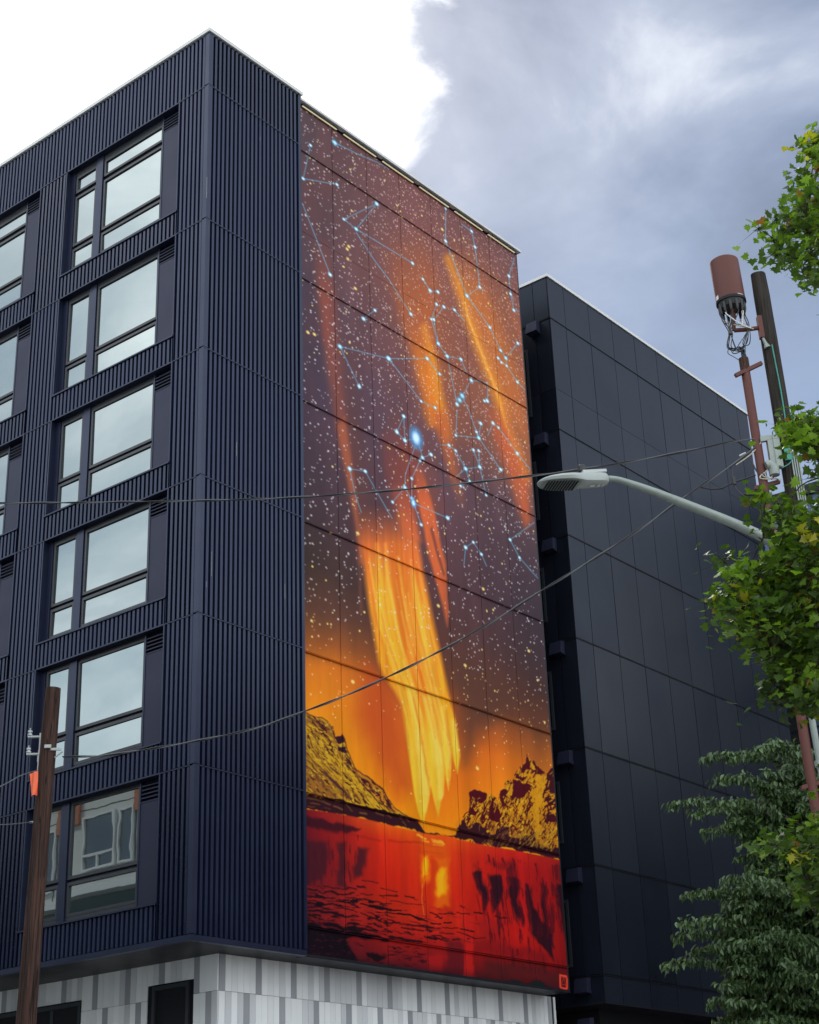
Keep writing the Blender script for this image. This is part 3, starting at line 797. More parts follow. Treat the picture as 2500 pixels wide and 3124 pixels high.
        stroke(d1(*pts), (132, 92, 52), w_ / 3.833, 1.2, 0.85)

    # --- right mountain
    rm = [(310, 1150), (370, 1080), (410, 970), (450, 900), (505, 880), (520, 640), (540, 635), (575, 590), (600, 625), (640, 620), (660, 640), (680, 625), (715, 670), (740, 655), (760, 700), (800, 720), (830, 760), (860, 690), (880, 640), (905, 600), (915, 520), (990, 500), (1000, 530), (1030, 480), (1060, 450), (1065, 400), (1085, 370), (1110, 400), (1140, 390), (1110, 320), (1150, 300), (1145, 250), (1170, 205), (1200, 250), (1220, 290), (1270, 265), (1320, 300), (1360, 350), (1390, 390), (1420, 410), (1450, 370), (1475, 335), (1560, 330), (1640, 1300), (1640, 1440), (1570, 1430), (1300, 1370), (1000, 1310), (700, 1260), (380, 1190), (320, 1165), (200, 1130)]
    poly(d2(*rm), (206, 140, 22), 1.0)
    poly(d2((400, 1000), (900, 900), (1560, 900), (1640, 1300), (300, 1160)), (170, 108, 28), 20, 0.55)
    MR = (84, 10, 26)
    rmt = d2(*rm)
    crags(rmt, 118, 13, 4.2, 0.575, MR, 0.95, 95)
    crags(rmt, 70, 11, 4.0, 0.64, (70, 12, 26), 0.9, 96)
    crags(rmt, 125, 12, 4.0, 0.66, (226, 172, 44), 0.9, 97)
    for pts in ([(505, 880), (520, 640), (575, 590), (640, 620), (680, 625), (715, 670), (700, 720), (650, 770), (600, 740), (560, 680), (545, 760), (590, 900), (560, 900)], [(640, 960), (690, 760), (720, 860), (690, 960)], [(730, 960), (760, 700), (810, 880), (830, 760), (880, 880), (870, 1000)], [(860, 690), (905, 600), (960, 640), (900, 720), (950, 820), (890, 830)], [(1015, 740), (1030, 480), (1090, 500), (1250, 570), (1160, 690), (1060, 720)], [(1060, 470), (1085, 370), (1110, 440), (1200, 440), (1160, 500)], [(1140, 380), (1150, 250), (1170, 205), (1200, 300), (1230, 380)], [(1230, 300), (1270, 265), (1360, 350), (1410, 420), (1300, 430), (1330, 380)], [(1420, 410), (1475, 335), (1560, 330), (1580, 620), (1420, 640), (1350, 720), (1390, 560)], [(1400, 720), (1580, 640), (1590, 760), (1440, 800)], [(1430, 900), (1590, 830), (1600, 1000), (1380, 990)]):
        poly(d2(*pts), MR if pts[0][0] < 1400 else (72, 14, 30), 1.0)
    for k in range(380):
        x_ = 420 + 1130 * rng.random(); y_ = 300 + 950 * rng.random()
        ridge_y = np.interp(x_, [420, 505, 575, 720, 830, 905, 1030, 1110, 1170, 1270, 1390, 1475, 1600], [960, 640, 600, 670, 760, 560, 480, 330, 220, 270, 390, 340, 340])
        if y_ < ridge_y + 25 or (1230 < x_ < 1400 and 440 < y_ < 1230 and rng.random() < 0.93): continue
        a_ = math.radians(100 + 50 * rng.random()) if rng.random() < 0.75 else math.radians(20 + 50 * rng.random())
        ln = 25 + 55 * rng.random()
        c_ = MR if rng.random() < (0.80 if x_ < 1380 else 0.62) else (206, 152, 36)
        x2, y2 = x_ + ln * math.cos(a_), y_ + ln * math.sin(a_)
        stroke(d2((x_, y_), ((x_ + x2) / 2 + 8 * (rng.random() - 0.5), (y_ + y2) / 2 + 8 * (rng.random() - 0.5)), (x2, y2)), c_, (9 + 14 * rng.random()) / 3.833, 0.9)
    poly(d2((1300, 440), (1390, 430), (1350, 720), (1335, 1000), (1390, 1060), (1310, 1220), (1280, 1080), (1275, 780)), (214, 152, 26), 3, 0.85)
    poly(d2((200, 1125), (310, 1150), (380, 1080), (420, 970), (470, 1050), (520, 1090), (560, 1000), (700, 1040), (720, 1110), (800, 1150), (900, 1030), (960, 1040), (960, 1140), (1100, 1170), (1200, 1150), (1260, 1080), (1290, 1250), (1640, 1310), (1640, 1450), (1000, 1310), (380, 1190)), (62, 22, 32), 1.2)
    for k in range(130):
        x_ = 640 + 880 * rng.random(); y_ = 1010 + 230 * rng.random() + max(0, (x_ - 1000) * 0.08)
        a_ = math.radians(100 + 40 * rng.random()); ln = 25 + 60 * rng.random()
        stroke(d2((x_, y_), (x_ + ln * math.cos(a_) + 6, y_ + ln * 0.5), (x_ + ln * math.cos(a_), y_ + ln * math.sin(a_))), (176, 132, 40) if x_ > 1100 else (140, 92, 48), (9 + 10 * rng.random()) / 3.833, 1.0, 0.85)
    stroke(d2((1360, 1380), (1440, 1395), (1500, 1400)), TAN, 2.5, 1.5, 0.6)

    # --- lake
    lake = d1((-120, 1180), (60, 1205), (140, 1222), (350, 1252), (600, 1292), (900, 1352), (1200, 1432), (1500, 1502), (1725, 1537)) + d2((100, 1130), (200, 1140), (320, 1168), (380, 1192), (700, 1262), (1000, 1312), (1300, 1372), (1570, 1432), (1700, 1460)) + [(1800, 3120), (800, 3120), (800, 2450)]
    slk = window([(915, 2460), (1745, 2630), (1745, 3040), (915, 2940)], 60)
    s = sdist(X[slk], T[slk], lake)
    mk = np.clip((s + 1.2) / 2.4, 0, 1)
    base = np.empty(img[slk].shape, np.float32)
    depth = np.clip((T[slk] - np.interp(X[slk], [930, 1740], [2470, 2630])) / 430, 0, 1)
    for ch in range(3):
        lf = np.interp(depth, [0, .1, .35, .6, .8, 1], [c[ch] for c in ((190, 34, 40), (176, 30, 38), (142, 28, 38), (150, 38, 40), (140, 36, 40), (96, 26, 36))])
        md = np.interp(depth, [0, .1, .35, .6, .8, 1], [c[ch] for c in ((220, 92, 20), (210, 52, 20), (206, 40, 20), (196, 46, 24), (176, 34, 30), (140, 32, 38))])
        rg = np.interp(depth, [0, .1, .35, .6, .8, 1], [c[ch] for c in ((206, 42, 30), (190, 30, 28), (184, 28, 26), (190, 32, 26), (166, 28, 28), (98, 34, 36))])
        u_ = np.clip((X[slk] - 935) / 780, 0, 1)
        base[..., ch] = np.interp(0, [0], [0]) + np.where(u_ < .45, lf + (md - lf) * np.clip(u_ / .33, 0, 1), md + (rg - md) * np.clip((u_ - .45) / .35, 0, 1))
    base *= (0.88 + 0.24 * fbm(4.0, 0.8, 51)[slk])[..., None]
    img[slk] += (base - img[slk]) * mk[..., None]
    edge_l = np.clip(1 - (X[slk] - 930) / 230, 0, 1); edge_r = np.clip((X[slk] - 1560) / 190, 0, 1)
    blend(slk, (84, 18, 32), edge_l ** 1.3 * 0.62 * mk); blend(slk, (96, 20, 30), edge_r ** 1.5 * 0.55 * mk)
    blend(slk, (60, 18, 30), np.clip((depth - 0.72) / 0.28, 0, 1) * 0.45 * mk)
    blend(slk, (236, 96, 20), np.exp(-((X[slk] - 1330) / 90) ** 2) * np.clip(1 - depth * 1.5, 0, 1) * 0.55 * mk)
    DK = (42, 16, 32)
    for pts in ([(-80, 450), (400, 440), (390, 640), (330, 900), (-80, 990)], [(500, 450), (590, 450), (592, 980), (480, 960), (500, 700)], [(750, 520), (870, 520), (850, 680), (800, 820), (700, 900), (690, 800), (740, 680)]):
        poly(d3(*pts), (72, 27, 38), 9, 0.85, ray_mod * 0.5 + 0.5)
    poly(d3((-80, 130), (400, 205), (780, 310), (600, 350), (-80, 250)), (58, 16, 32), 6, 0.85)
    for pts in ([(300, 330), (600, 360), (1000, 430)], [(150, 290), (500, 330)], [(1100, 430), (1500, 470), (1720, 520)], [(1520, 560), (1720, 590)]):
        stroke(d3(*pts), (130, 26, 30), 5, 4, 0.5)
    for pts in ([(690, 250), (760, 300), (850, 330), (1040, 420), (1020, 300), (960, 250)], [(560, 300), (650, 380), (640, 330)]):
        poly(d4(*pts), (120, 26, 30), 8, 0.6)
    for pts in ([(550, 370), (640, 370), (660, 540), (710, 640), (690, 810), (630, 700), (590, 560)], [(715, 390), (850, 400), (870, 640), (800, 840), (750, 700)], [(930, 450), (1050, 460), (1060, 760), (1100, 980), (1020, 820), (960, 600)], [(1130, 480), (1200, 500), (1220, 780), (1300, 930), (1400, 1000), (1440, 1200), (1470, 1400), (1350, 1250), (1200, 1080), (1150, 880)], [(1310, 520), (1340, 560), (1420, 960), (1480, 1250), (1440, 1200), (1350, 950)], [(1480, 500), (1640, 560), (1680, 1300), (1580, 1050), (1500, 740)], [(850, 430), (880, 640), (890, 760), (870, 700), (850, 560)]):
        poly(d4(*pts), DK, 6, 0.97, ray_mod * 0.5 + 0.5)
    poly(d4((1480, 300), (1640, 330), (1640, 520), (1500, 480)), (100, 28, 34), 10, 0.7)
    for k in range(60):
        x_ = 560 + 950 * rng.random(); y_ = 430 + 250 * rng.random() + (x_ - 560) * 0.25; ln = 120 + 220 * rng.random()
        stroke(d4((x_, y_), (x_ + 20, y_ + ln * .5), (x_ + 45, y_ + ln)), DK if rng.random() < .6 else (170, 32, 30), (6 + 10 * rng.random()) / 3.75, 2, 0.55)
    poly(d4((560, 1130), (800, 1180), (1100, 1240), (1380, 1330), (1400, 1420), (560, 1290)), (122, 24, 32), 12, 0.55)
    poly(d4((600, 900), (880, 930), (900, 1200), (620, 1120)), (150, 30, 34), 14, 0.5)
    poly(d4((30, 1320), (230, 1340), (200, 1520), (20, 1500)), (190, 34, 34), 10, 0.6)
    poly(d4((250, 1150), (430, 1180), (430, 1580), (210, 1560)), (96, 26, 36), 12, 0.7)
    poly(d4((440, 870), (545, 880), (550, 1590), (435, 1580)), (204, 38, 32), 4, 0.75)
    # gold reflections of the beam
    for pts, c_, sf in (([(1470, 610), (1570, 610), (1585, 900), (1510, 980), (1480, 800)], (236, 118, 14), 9), ([(1500, 640), (1550, 640), (1545, 840), (1510, 860)], (255, 186, 20), 7)):
        poly(d3(*pts), c_, sf, 0.95, ray_mod)
    for pts, c_, sf, op in (([(110, 220), (250, 225), (262, 770), (110, 770)], (226, 104, 16), 10, 0.95), ([(130, 350), (215, 350), (215, 640), (140, 640)], (255, 176, 22), 9, 1.0), ([(60, 250), (110, 250), (110, 700), (60, 640)], (206, 66, 16), 5, 0.7), ([(-40, 0), (230, 30), (260, 220), (-40, 190)], (222, 96, 16), 14, 0.75)):
        poly(d4(*pts), c_, sf, op, ray_mod * 0.6 + 0.4)
    for pts, w_, op in (([(1440, 370), (1530, 410)], 22, .9), ([(1500, 430), (1560, 445)], 12, .9), ([(1600, 415), (1725, 455)], 12, .8), ([(1620, 480), (1725, 500)], 8, .7)):
        stroke(d3(*pts), (250, 190, 60), w_ / 3.833, 2.5, op)
    stroke(d4((90, 20), (200, 55)), (250, 190, 60), 7, 3, .8)
    stroke(d3((1500, 960), (1500, 1330)), (244, 130, 40), 2.6, 1.5, 0.8)
    stroke(d4((430, 860), (440, 1060)), DK, 2, 2, 0.5)
    BK = (24, 12, 22)
    far_ = np.clip((T - np.interp(X, [930, 1740], [2680, 2770])) / 150, 0, 1)
    ldens = np.clip(1.15 - (X - 930) / 560, 0, 1) * np.clip(far_ * 3, 0, 1) * np.clip((np.interp(X, [930, 1740], [2850, 2960]) - T) / 20, 0, 1)
    reg = [(900, 2690), (1520, 2760), (1520, 2990), (900, 2900)]
    crags(reg, 8, 26, 4.2, 0.96, BK, 0.92, 98, ldens * 0.40)
    crags(reg, 9, 16, 3.4, 0.98, (168, 40, 34), 0.6, 99, ldens * 0.38)
    streakd = np.clip((X - 1430) / 60, 0, 1) * np.clip((1735 - X) / 30, 0, 1)
    crags([(1430, 2600), (1745, 2650), (1745, 2990), (1430, 2940)], 84, 60, 7, 0.93, (86, 18, 30), 0.7, 100, streakd * 0.34)
    crags([(930, 2520), (1110, 2550), (1110, 2720), (930, 2700)], 84, 60, 9, 0.62, (78, 22, 36), 0.6, 101)
    R3 = [([(780, 905), (880, 920), (980, 940)], 14), ([(340, 975), (450, 1000), (620, 1005)], 18), ([(620, 995), (720, 1015)], 12), ([(730, 980), (820, 1000)], 18), ([(1000, 1000), (1100, 1020), (1210, 1045)], 12), ([(350, 1050), (420, 1040), (500, 1070), (690, 1060)], 24), ([(760, 1070), (860, 1085), (920, 1075)], 14), ([(990, 1085), (1100, 1085), (1200, 1095)], 20), ([(1300, 1085), (1400, 1095)], 12), ([(600, 1105), (800, 1130), (950, 1160), (1130, 1180)], 15), ([(1120, 1145), (1300, 1170), (1500, 1190)], 11), ([(510, 1120), (600, 1160), (720, 1205)], 20), ([(760, 1180), (860, 1210), (1000, 1210), (1120, 1250), (1240, 1260)], 24), ([(150, 1180), (300, 1190), (420, 1185), (580, 1220), (720, 1280)], 14), ([(1050, 1270), (1200, 1295), (1350, 1310), (1450, 1360), (1560, 1380)], 17), ([(150, 1270), (300, 1260), (420, 1280), (520, 1320), (740, 1330)], 24), ([(780, 1300), (880, 1340), (1000, 1380), (1130, 1410)], 18), ([(150, 1320), (300, 1350), (440, 1380)], 16), ([(1130, 1390), (1300, 1420), (1500, 1440), (1700, 1465)], 14), ([(630, 1405), (760, 1430)], 16), ([(1240, 1450), (1500, 1490)], 12), ([(1040, 1465), (1130, 1510)], 16), ([(150, 1370), (350, 1400), (500, 1440), (700, 1470), (950, 1500)], 34), ([(1100, 1560), (1300, 1590), (1480, 1620)], 40), ([(1600, 1400), (1700, 1405)], 12), ([(1510, 1555), (1660, 1600)], 12), ([(1600, 1545), (1725, 1560)], 12), ([(1590, 1270), (1660, 1300)], 10), ([(150, 1000), (260, 1020)], 12), ([(160, 1100), (330, 1110), (460, 1120)], 16), ([(150, 1230), (260, 1220)], 14), ([(870, 1200), (950, 1230), (1080, 1225)], 26)]
    R4 = [([(50, 830), (130, 860)], 10), ([(140, 840), (300, 855)], 9), ([(350, 835), (420, 850), (500, 852)], 16), ([(550, 838), (650, 842)], 13), ([(800, 878), (880, 890), (925, 900)], 20), ([(200, 945), (290, 945)], 14), ([(50, 950), (160, 965)], 12), ([(0, 1000), (170, 1020)], 12), ([(190, 1000), (300, 1020), (370, 1015)], 16), ([(400, 1030), (490, 1050)], 12), ([(510, 1050), (550, 1050)], 12), ([(170, 1075), (240, 1075), (320, 1090)], 16), ([(70, 1100), (180, 1110), (200, 1140), (260, 1145)], 14), ([(360, 1065), (450, 1090), (560, 1120), (690, 1135)], 13), ([(0, 1120), (130, 1150)], 14), ([(310, 1150), (390, 1155)], 14), ([(470, 1135), (500, 1135)], 12)]
    for LL, dd, sc in ((R3, d3, 3.833), (R4, d4, 3.75)):
        for pts, w_ in LL:
            stroke(dd(*pts), BK, w_ / sc * 1.15, 1.0, 0.92)
    for k in range(60):
        x_ = 930 + (rng.random() ** 1.5) * 520; q_ = rng.random()
        y_ = np.interp(x_, [930, 1740], [2700, 2790]) + q_ * 125
        ln = (14 + 40 * rng.random()) * (0.7 + q_); sl_ = 0.10 + 0.16 * rng.random()
        stroke([(x_, y_), (x_ + ln * .35, y_ + ln * .35 * sl_ - 2), (x_ + ln * .7, y_ + ln * .7 * sl_ + 2), (x_ + ln, y_ + ln * sl_)], BK if rng.random() < .75 else (150, 34, 34), 1.6 + 3.4 * rng.random() * (0.5 + q_), 0.9, 0.9)
    # bottom: dark water at the left, dark bank at the right
    poly(d3((-150, 1370), (300, 1420), (620, 1500), (1000, 1560), (1150, 1600), (1000, 1600), (700, 1570), (600, 1600), (640, 1680), (700, 1800), (650, 2000), (-150, 2000)), (22, 12, 24), 4, 0.96)
    poly(d3((850, 1740), (1050, 1770), (1080, 1800), (960, 1830), (860, 1800)), BK, 3, 0.9)
    for k in range(46):
        x_ = 130 + 560 * rng.random(); y_ = 1490 + 370 * rng.random(); a_ = rng.random() * 0.9 - 0.2; ln = 20 + 50 * rng.random()
        stroke(d3((x_, y_), (x_ + ln * .5, y_ - 8 + 16 * rng.random()), (x_ + ln * math.cos(a_), y_ + ln * math.sin(a_))), (120, 42, 50) if rng.random() < .6 else (74, 30, 42), (5 + 8 * rng.random()) / 3.833, 1.2, 0.7)
    for k in range(40):
        x_ = 620 + 900 * rng.random(); y_ = 1590 + 320 * rng.random() + (x_ - 620) * 0.10; ln = 30 + 90 * rng.random()
        stroke(d3((x_, y_), (x_ + ln * .4, y_ + 14 * rng.random()), (x_ + ln * .7, y_ - 10 + 30 * rng.random()), (x_ + ln, y_ + 20 * rng.random())), BK, (5 + 10 * rng.random()) / 3.833, 1.0, 0.85)
    dd = np.interp(X, [930, 1740], [2915, 3020]) - T
    blend(sl, (40, 20, 30), np.clip((26 - dd) / 40, 0, 1) * 0.6)
    poly(d4((860, 1670), (1000, 1625), (1150, 1665), (1280, 1615), (1400, 1690), (1500, 1725), (1680, 1740), (1680, 1850), (860, 1740)), (26, 40, 40), 5, 0.95)
    poly(d4((700, 1380), (1250, 1440), (1680, 1520), (1680, 1700), (1450, 1690), (1280, 1600), (900, 1590), (700, 1560)), (70, 34, 36), 22, 0.6)
    # signature stamp
    poly(d4((1528, 1545), (1608, 1556), (1620, 1600), (1622, 1712), (1612, 1722), (1540, 1706), (1530, 1690)), (236, 84, 60), 1.0)
    poly(d4((1545, 1568), (1602, 1578), (1606, 1700), (1549, 1688)), (90, 22, 30), 1.0)
    stroke(d4((1549, 1580), (1600, 1588)), (236, 84, 60), 1.6, 0.8)
    stroke(d4((1572, 1600), (1560, 1640), (1553, 1680)), (236, 84, 60), 1.8, 0.8)
    stroke(d4((1580, 1600), (1594, 1645), (1602, 1690)), (236, 84, 60), 1.8, 0.8)
    stroke(d4((1565, 1660), (1592, 1665)), (236, 84, 60), 1.4, 0.8)

    img = np.clip(img, 0, 255) / 255.0
    lin = np.where(img <= 0.04045, img / 12.92, ((img + 0.055) / 1.055) ** 2.4)
    lum = lin.mean(-1, keepdims=True)
    sat = np.clip(lum + (lin - lum) * 1.0, 0.002, 1)
    return np.minimum(sat ** 1.10 * MURAL_GAIN, 0.92).astype(np.float32), ys, zs
# ------------------------------------------------------------------ ground, roads, pavements
def slab(name, x0, x1, y0, y1, z0, z1, mat):
    return tag(MB().box(x0, x1, y0, y1, z0, z1).build(name, mat), kind='structure')


def sheet(name, x0, x1, y0, y1, z, mat):
    return tag(MB().add([(x0, y0, z), (x1, y0, z), (x1, y1, z), (x0, y1, z)], [(0, 1, 2, 3)]).build(name, mat), kind='structure')


sheet('ground', -900, 900, -900, 900, -0.02, M['ground'])
sheet('road', -400, 400, -15.6, -7.2, 0.0, M['asphalt'])
sheet('road', 4.0, 9.2, -7.2, 400, 0.0, M['asphalt'])
slab('pavement', -60, 3.9, -7.1, 1.46, -0.02, 0.13, M['concrete'])
slab('pavement', -0.8, 3.9, 1.48, 60, -0.02, 0.128, M['concrete'])
slab('pavement', 9.3, 60, -7.1, 60, -0.02, 0.13, M['concrete'])
slab('pavement', -60, 60, -18.0, -15.7, -0.02, 0.13, M['concrete'])
slab('pavement', 12.0, 60, -40.0, -18.01, -0.02, 0.128, M['concrete'])
for x in (-30, -22, -14, -6, 2, 14, 22, 30):
    sheet('lane_marking', x, x + 3, -11.46, -11.34, 0.004, M['label'])

# ------------------------------------------------------------------ main building: levels (metres above ground)
ZT = 26.928
ZL = [25.328, 21.706, 18.481, 15.508, 12.530, 9.511]            # floor lines
ZB, Z7 = 6.298, 6.859
WB = [22.333, 19.123, 16.110, 13.110, 10.127, 7.068]            # sills
XR, XL, BAY = -0.969, -4.947, 5.007                              # first window opening and bay pitch
NB = 3
YB = 3.057
XEND = -16.0
bld = thing('apartment_building', 'navy ribbed-metal apartment building with a tall fiery night-sky mural on its side', 'building', (0, 0, 0))
PITCH_RIB, RIB_D = 0.132, 0.085


def ribbed(a0, a1, z0, z1, axis, name='ribbed_panel'):
    """a ribbed metal panel along x (front, facing -y) or along y (side, facing +x)"""
    k0 = math.floor(a0 / PITCH_RIB) - 1
    prof = []
    u = k0 * PITCH_RIB
    while u < a1 + PITCH_RIB:
        prof += [(u, 0.0), (u + 0.056, 0.0), (u + 0.060, 1.0), (u + 0.128, 1.0)]
        u += PITCH_RIB
    pts = []
    def lerp_at(v):
        for p, q in zip(prof, prof[1:]):
            if p[0] <= v <= q[0]:
                t = 0 if q[0] == p[0] else (v - p[0]) / (q[0] - p[0])
                return p[1] + (q[1] - p[1]) * t
        return 0.0
    pts.append((a0, lerp_at(a0)))
    pts += [p for p in prof if a0 + 1e-4 < p[0] < a1 - 1e-4]
    pts.append((a1, lerp_at(a1)))
    b = MB()
    n = len(pts)
    v = []
    for z in (z0, z1):
        for a, d in pts:
            o_ = -RIB_D + RIB_D * d
            v.append((a, -o_, z) if axis == 'x' else (o_, a, z))
    f = []
    for i in range(n - 1):
        q = (i, i + 1, n + i + 1, n + i)
        f.append(q if axis == 'x' else q)
    # top and bottom edges of the sheet
    k = len(v)
    for z in (z0, z1):
        for a, d in pts:
            v.append((a, RIB_D + 0.012, z) if axis == 'x' else (-RIB_D - 0.012, a, z))
    for i in range(n - 1):
        f.append((k + i, k + i + 1, i + 1, i))
        f.append((n + i, n + i + 1, k + n + i + 1, k + n + i))
    b.add(v, f)
    return b.build(name, M['navy'], bld)


# core volumes behind the cladding
core = MB()
core.box(XEND, -0.06, 0.36, YB - 0.10, ZB + 0.05, ZT - 0.10)
core.box(XEND, -0.155, YB - 0.10, 12.12, ZB + 0.05, ZT - 0.28)
core.build('wall', M['dark_core'], bld)
GAP = 0.018
# front cladding: top band, piers, spandrels
ribbed(XEND, -0.115, ZL[0] + GAP, ZT - 0.105, 'x')
zlow = ZL[1:] + [ZB]
for r in range(6):
    top, bot = ZL[r] - GAP, zlow[r] + (GAP if r < 5 else 0.10)
    for k in range(NB + 1):
        a1 = XR - 0.0 - BAY * (k - 1) - (XR - XL) if k else -0.115
        a0 = XR - BAY * k
        if k == 0: a1 = -0.115
        else: a1 = XL - BAY * (k - 1)
        if k == NB: a0 = max(a0, XEND)
        ribbed(a0 + 0.035, a1 - (0.035 if k else 0.0), bot, top, 'x')
        # flashing on the floor line across the pier
        if r >= 0:
            MB().box(a0, a1, -0.012, 0.05, ZL[r] - GAP, ZL[r] + GAP * 0.2).build('flashing', M['navy_trim'], bld)
    for k in range(NB):
        a0, a1 = XL - BAY * k, XR - BAY * k
        if a0 < XEND: continue
        ribbed(a0, a1, bot, WB[r] - 0.035, 'x')
        MB().box(a0 - 0.06, a1 + 0.035, -0.030, 0.34, WB[r] - 0.032, WB[r]).build('sill', M['navy_trim'], bld)
        for xa in (a0, a1):
            s_ = -1 if xa == a0 else 1
            MB().box(min(xa, xa + s_ * 0.035), max(xa, xa + s_ * 0.035), -0.010, 0.34, WB[r] + 0.002, ZL[r] - GAP - 0.002).build('jamb', M['navy_trim'], bld)
        MB().box(a0, a1, 0.0, 0.34, ZL[r] - 0.014, ZL[r] + GAP - 0.002).build('lintel', M['navy_trim'], bld)
# corner trims and side cladding
for r in range(7):
    top = ZT - 0.105 if r == 0 else ZL[r - 1] - GAP
    bot = (ZL[r] + GAP) if r < 6 else ZB + 0.10
    c = MB()
    c.box(-0.115, 0.010, -0.010, 0.045, bot, top)
    c.box(-0.045, 0.010, 0.047, 0.120, bot, top)
    c.build('corner_trim', M['navy_trim'], bld)
    ribbed(0.120, YB - 0.09, bot, top, 'y')
    MB().box(-0.30, 0.010, YB - 0.088, YB, bot - (GAP * 2 if r < 6 else 0), top).build('edge_trim', M['navy'], bld)
    if r < 6:
        MB().box(-0.05, 0.014, 0.0, YB - 0.092, ZL[r] - GAP, ZL[r] + GAP * 0.2).build('flashing', M['navy_trim'], bld)
# base trim and soffit
MB().box(XEND, 0.02, -0.02, 0.10, ZB - 0.02, ZB + 0.085).build('base_trim', M['navy_trim'], bld)
MB().box(-0.10, 0.02, 0.102, 3.03, ZB - 0.02, ZB + 0.085).build('base_trim', M['navy_trim'], bld)
MB().box(XEND, -0.102, 0.102, 12.14, ZB - 0.012, ZB + 0.04).build('soffit', M['black_trim'], bld)
# roof edge
cp = MB()
cp.box(XEND, 0.045, -0.045, 0.22, ZT - 0.10, ZT)
cp.box(-0.22, 0.045, 0.222, YB + 0.06, ZT - 0.10, ZT)
cp.build('coping', M['coping'], bld)
MB().box(XEND, -0.222, 0.222, 12.12, ZT - 0.20, ZT - 0.12).build('roof', M['roof'], bld)


# ---- windows
random.seed(3)
def make_window(zs_, zt_, rows):
    """frame with panes, side panel and louvre in the first bay; rows = glass bands from the top (z0, z1)"""
    y0 = 0.17
    f = MB()
    def ring(x0, x1, z0, z1, w, d=0.05):
        f.box(x0, x0 + w, y0 - 0.01, y0 + d, z0, z1); f.box(x1 - w, x1, y0 - 0.01, y0 + d, z0, z1)
        f.box(x0 + w, x1 - w, y0 - 0.01, y0 + d, z0, z0 + w); f.box(x0 + w, x1 - w, y0 - 0.01, y0 + d, z1 - w, z1)
    wins = [(-3.765, -1.650), (-4.80, -3.995)]
    for x0, x1 in wins:
        for g0, g1 in rows:
            ring(x0 + 0.012, x1 - 0.012, g0 - 0.062, g1 + 0.062, 0.062)
    f.box(XL + 0.002, -1.646, y0 + 0.051, y0 + 0.075, zs_ + 0.004, zt_ - 0.018)
    f.box(XL + 0.002, -1.646, y0 - 0.004, y0 + 0.049, rows[0][1] + 0.064, zt_ - 0.016)
    f.box(XL + 0.002, -1.646, y0 - 0.004, y0 + 0.049, zs_ + 0.004, rows[-1][0] - 0.064)
    w = f.build('window', M['frame'], bld)
    for x0, x1 in wins:
        for g0, g1 in rows:
            t1, t2 = random.uniform(-0.004, 0.004), random.uniform(-0.004, 0.004)      # glazing never sits quite true
            xa, xb, ya = x0 + 0.074, x1 - 0.074, y0 + 0.024
            MB().add([(xa, ya - t1 - t2, g0), (xb, ya + t1 - t2, g0), (xb, ya + t1 + t2, g1), (xa, ya - t1 + t2, g1),
                      (xa, ya + 0.02, g0), (xb, ya + 0.02, g0), (xb, ya + 0.02, g1), (xa, ya + 0.02, g1)],
                     [(0, 1, 2, 3), (5, 4, 7, 6), (0, 4, 5, 1), (3, 2, 6, 7), (0, 3, 7, 4), (1, 5, 6, 2)]).build('pane', M['glass'], w)
    MB().box(-3.992, -3.768, y0 - 0.040, y0 + 0.05, zs_ + 0.003, zt_ - 0.017).build('mullion', M['navy_trim'], w)
    MB().box(XL + 0.001, -4.803, y0 - 0.030, y0 + 0.05, zs_ + 0.003, zt_ - 0.017).build('mullion', M['navy_trim'], w)
    # side panel with louvre above
    MB().box(-1.610, -0.972, y0 - 0.045, y0 + 0.05, zs_ + 0.004, zt_ - 0.455).build('side_panel', M['navy_flat'], w)
    MB().box(-1.644, -1.612, y0 - 0.055, y0 + 0.05, zs_ + 0.004, zt_ - 0.018).build('mullion', M['navy_trim'], w)
    lv = MB()
    lv.box(-1.610, -0.972, y0 + 0.03, y0 + 0.05, zt_ - 0.44, zt_ - 0.018)
    zz = zt_ - 0.425
    while zz < zt_ - 0.07:
        lv.add([(-1.610, y0 - 0.045, zz), (-0.972, y0 - 0.045, zz), (-0.972, y0 + 0.028, zz + 0.050), (-1.610, y0 + 0.028, zz + 0.050),
                (-1.610, y0 - 0.045, zz - 0.022), (-0.972, y0 - 0.045, zz - 0.022), (-0.972, y0 + 0.028, zz + 0.034), (-1.610, y0 + 0.028, zz + 0.034)],
               [(0, 1, 2, 3), (5, 4, 7, 6), (4, 5, 1, 0)])
        zz += 0.078
    lv.build('louvre', M['navy_flat'], w)
    MB().box(-1.610, -0.972, y0 - 0.055, y0 + 0.05, zt_ - 0.453, zt_ - 0.442).build('louvre_trim', M['navy_trim'], w)
    return w


def rows_for(r):
    zs_, zt_ = WB[r], ZL[r]
    rows = [(24.87, 25.22), (23.34, 24.64), (22.68, 23.13)] if r == 0 else [(zs_ + 0.955, zt_ - 0.068), (zs_ + 0.225, zs_ + 0.77)]
    sh = 0.11 * ((zs_ + zt_) / 2 - 1.6) / 20.4            # glass stands 0.11 m nearer than the jamb depth
    return [(p - sh, q - sh) for p, q in rows]


for r in range(6):
    w0 = make_window(WB[r], ZL[r], rows_for(r))
    for k in range(1, NB):
        if XL - BAY * k < XEND - 0.5: continue
        copy_tree(w0, (-BAY * k, 0, 0), bld)

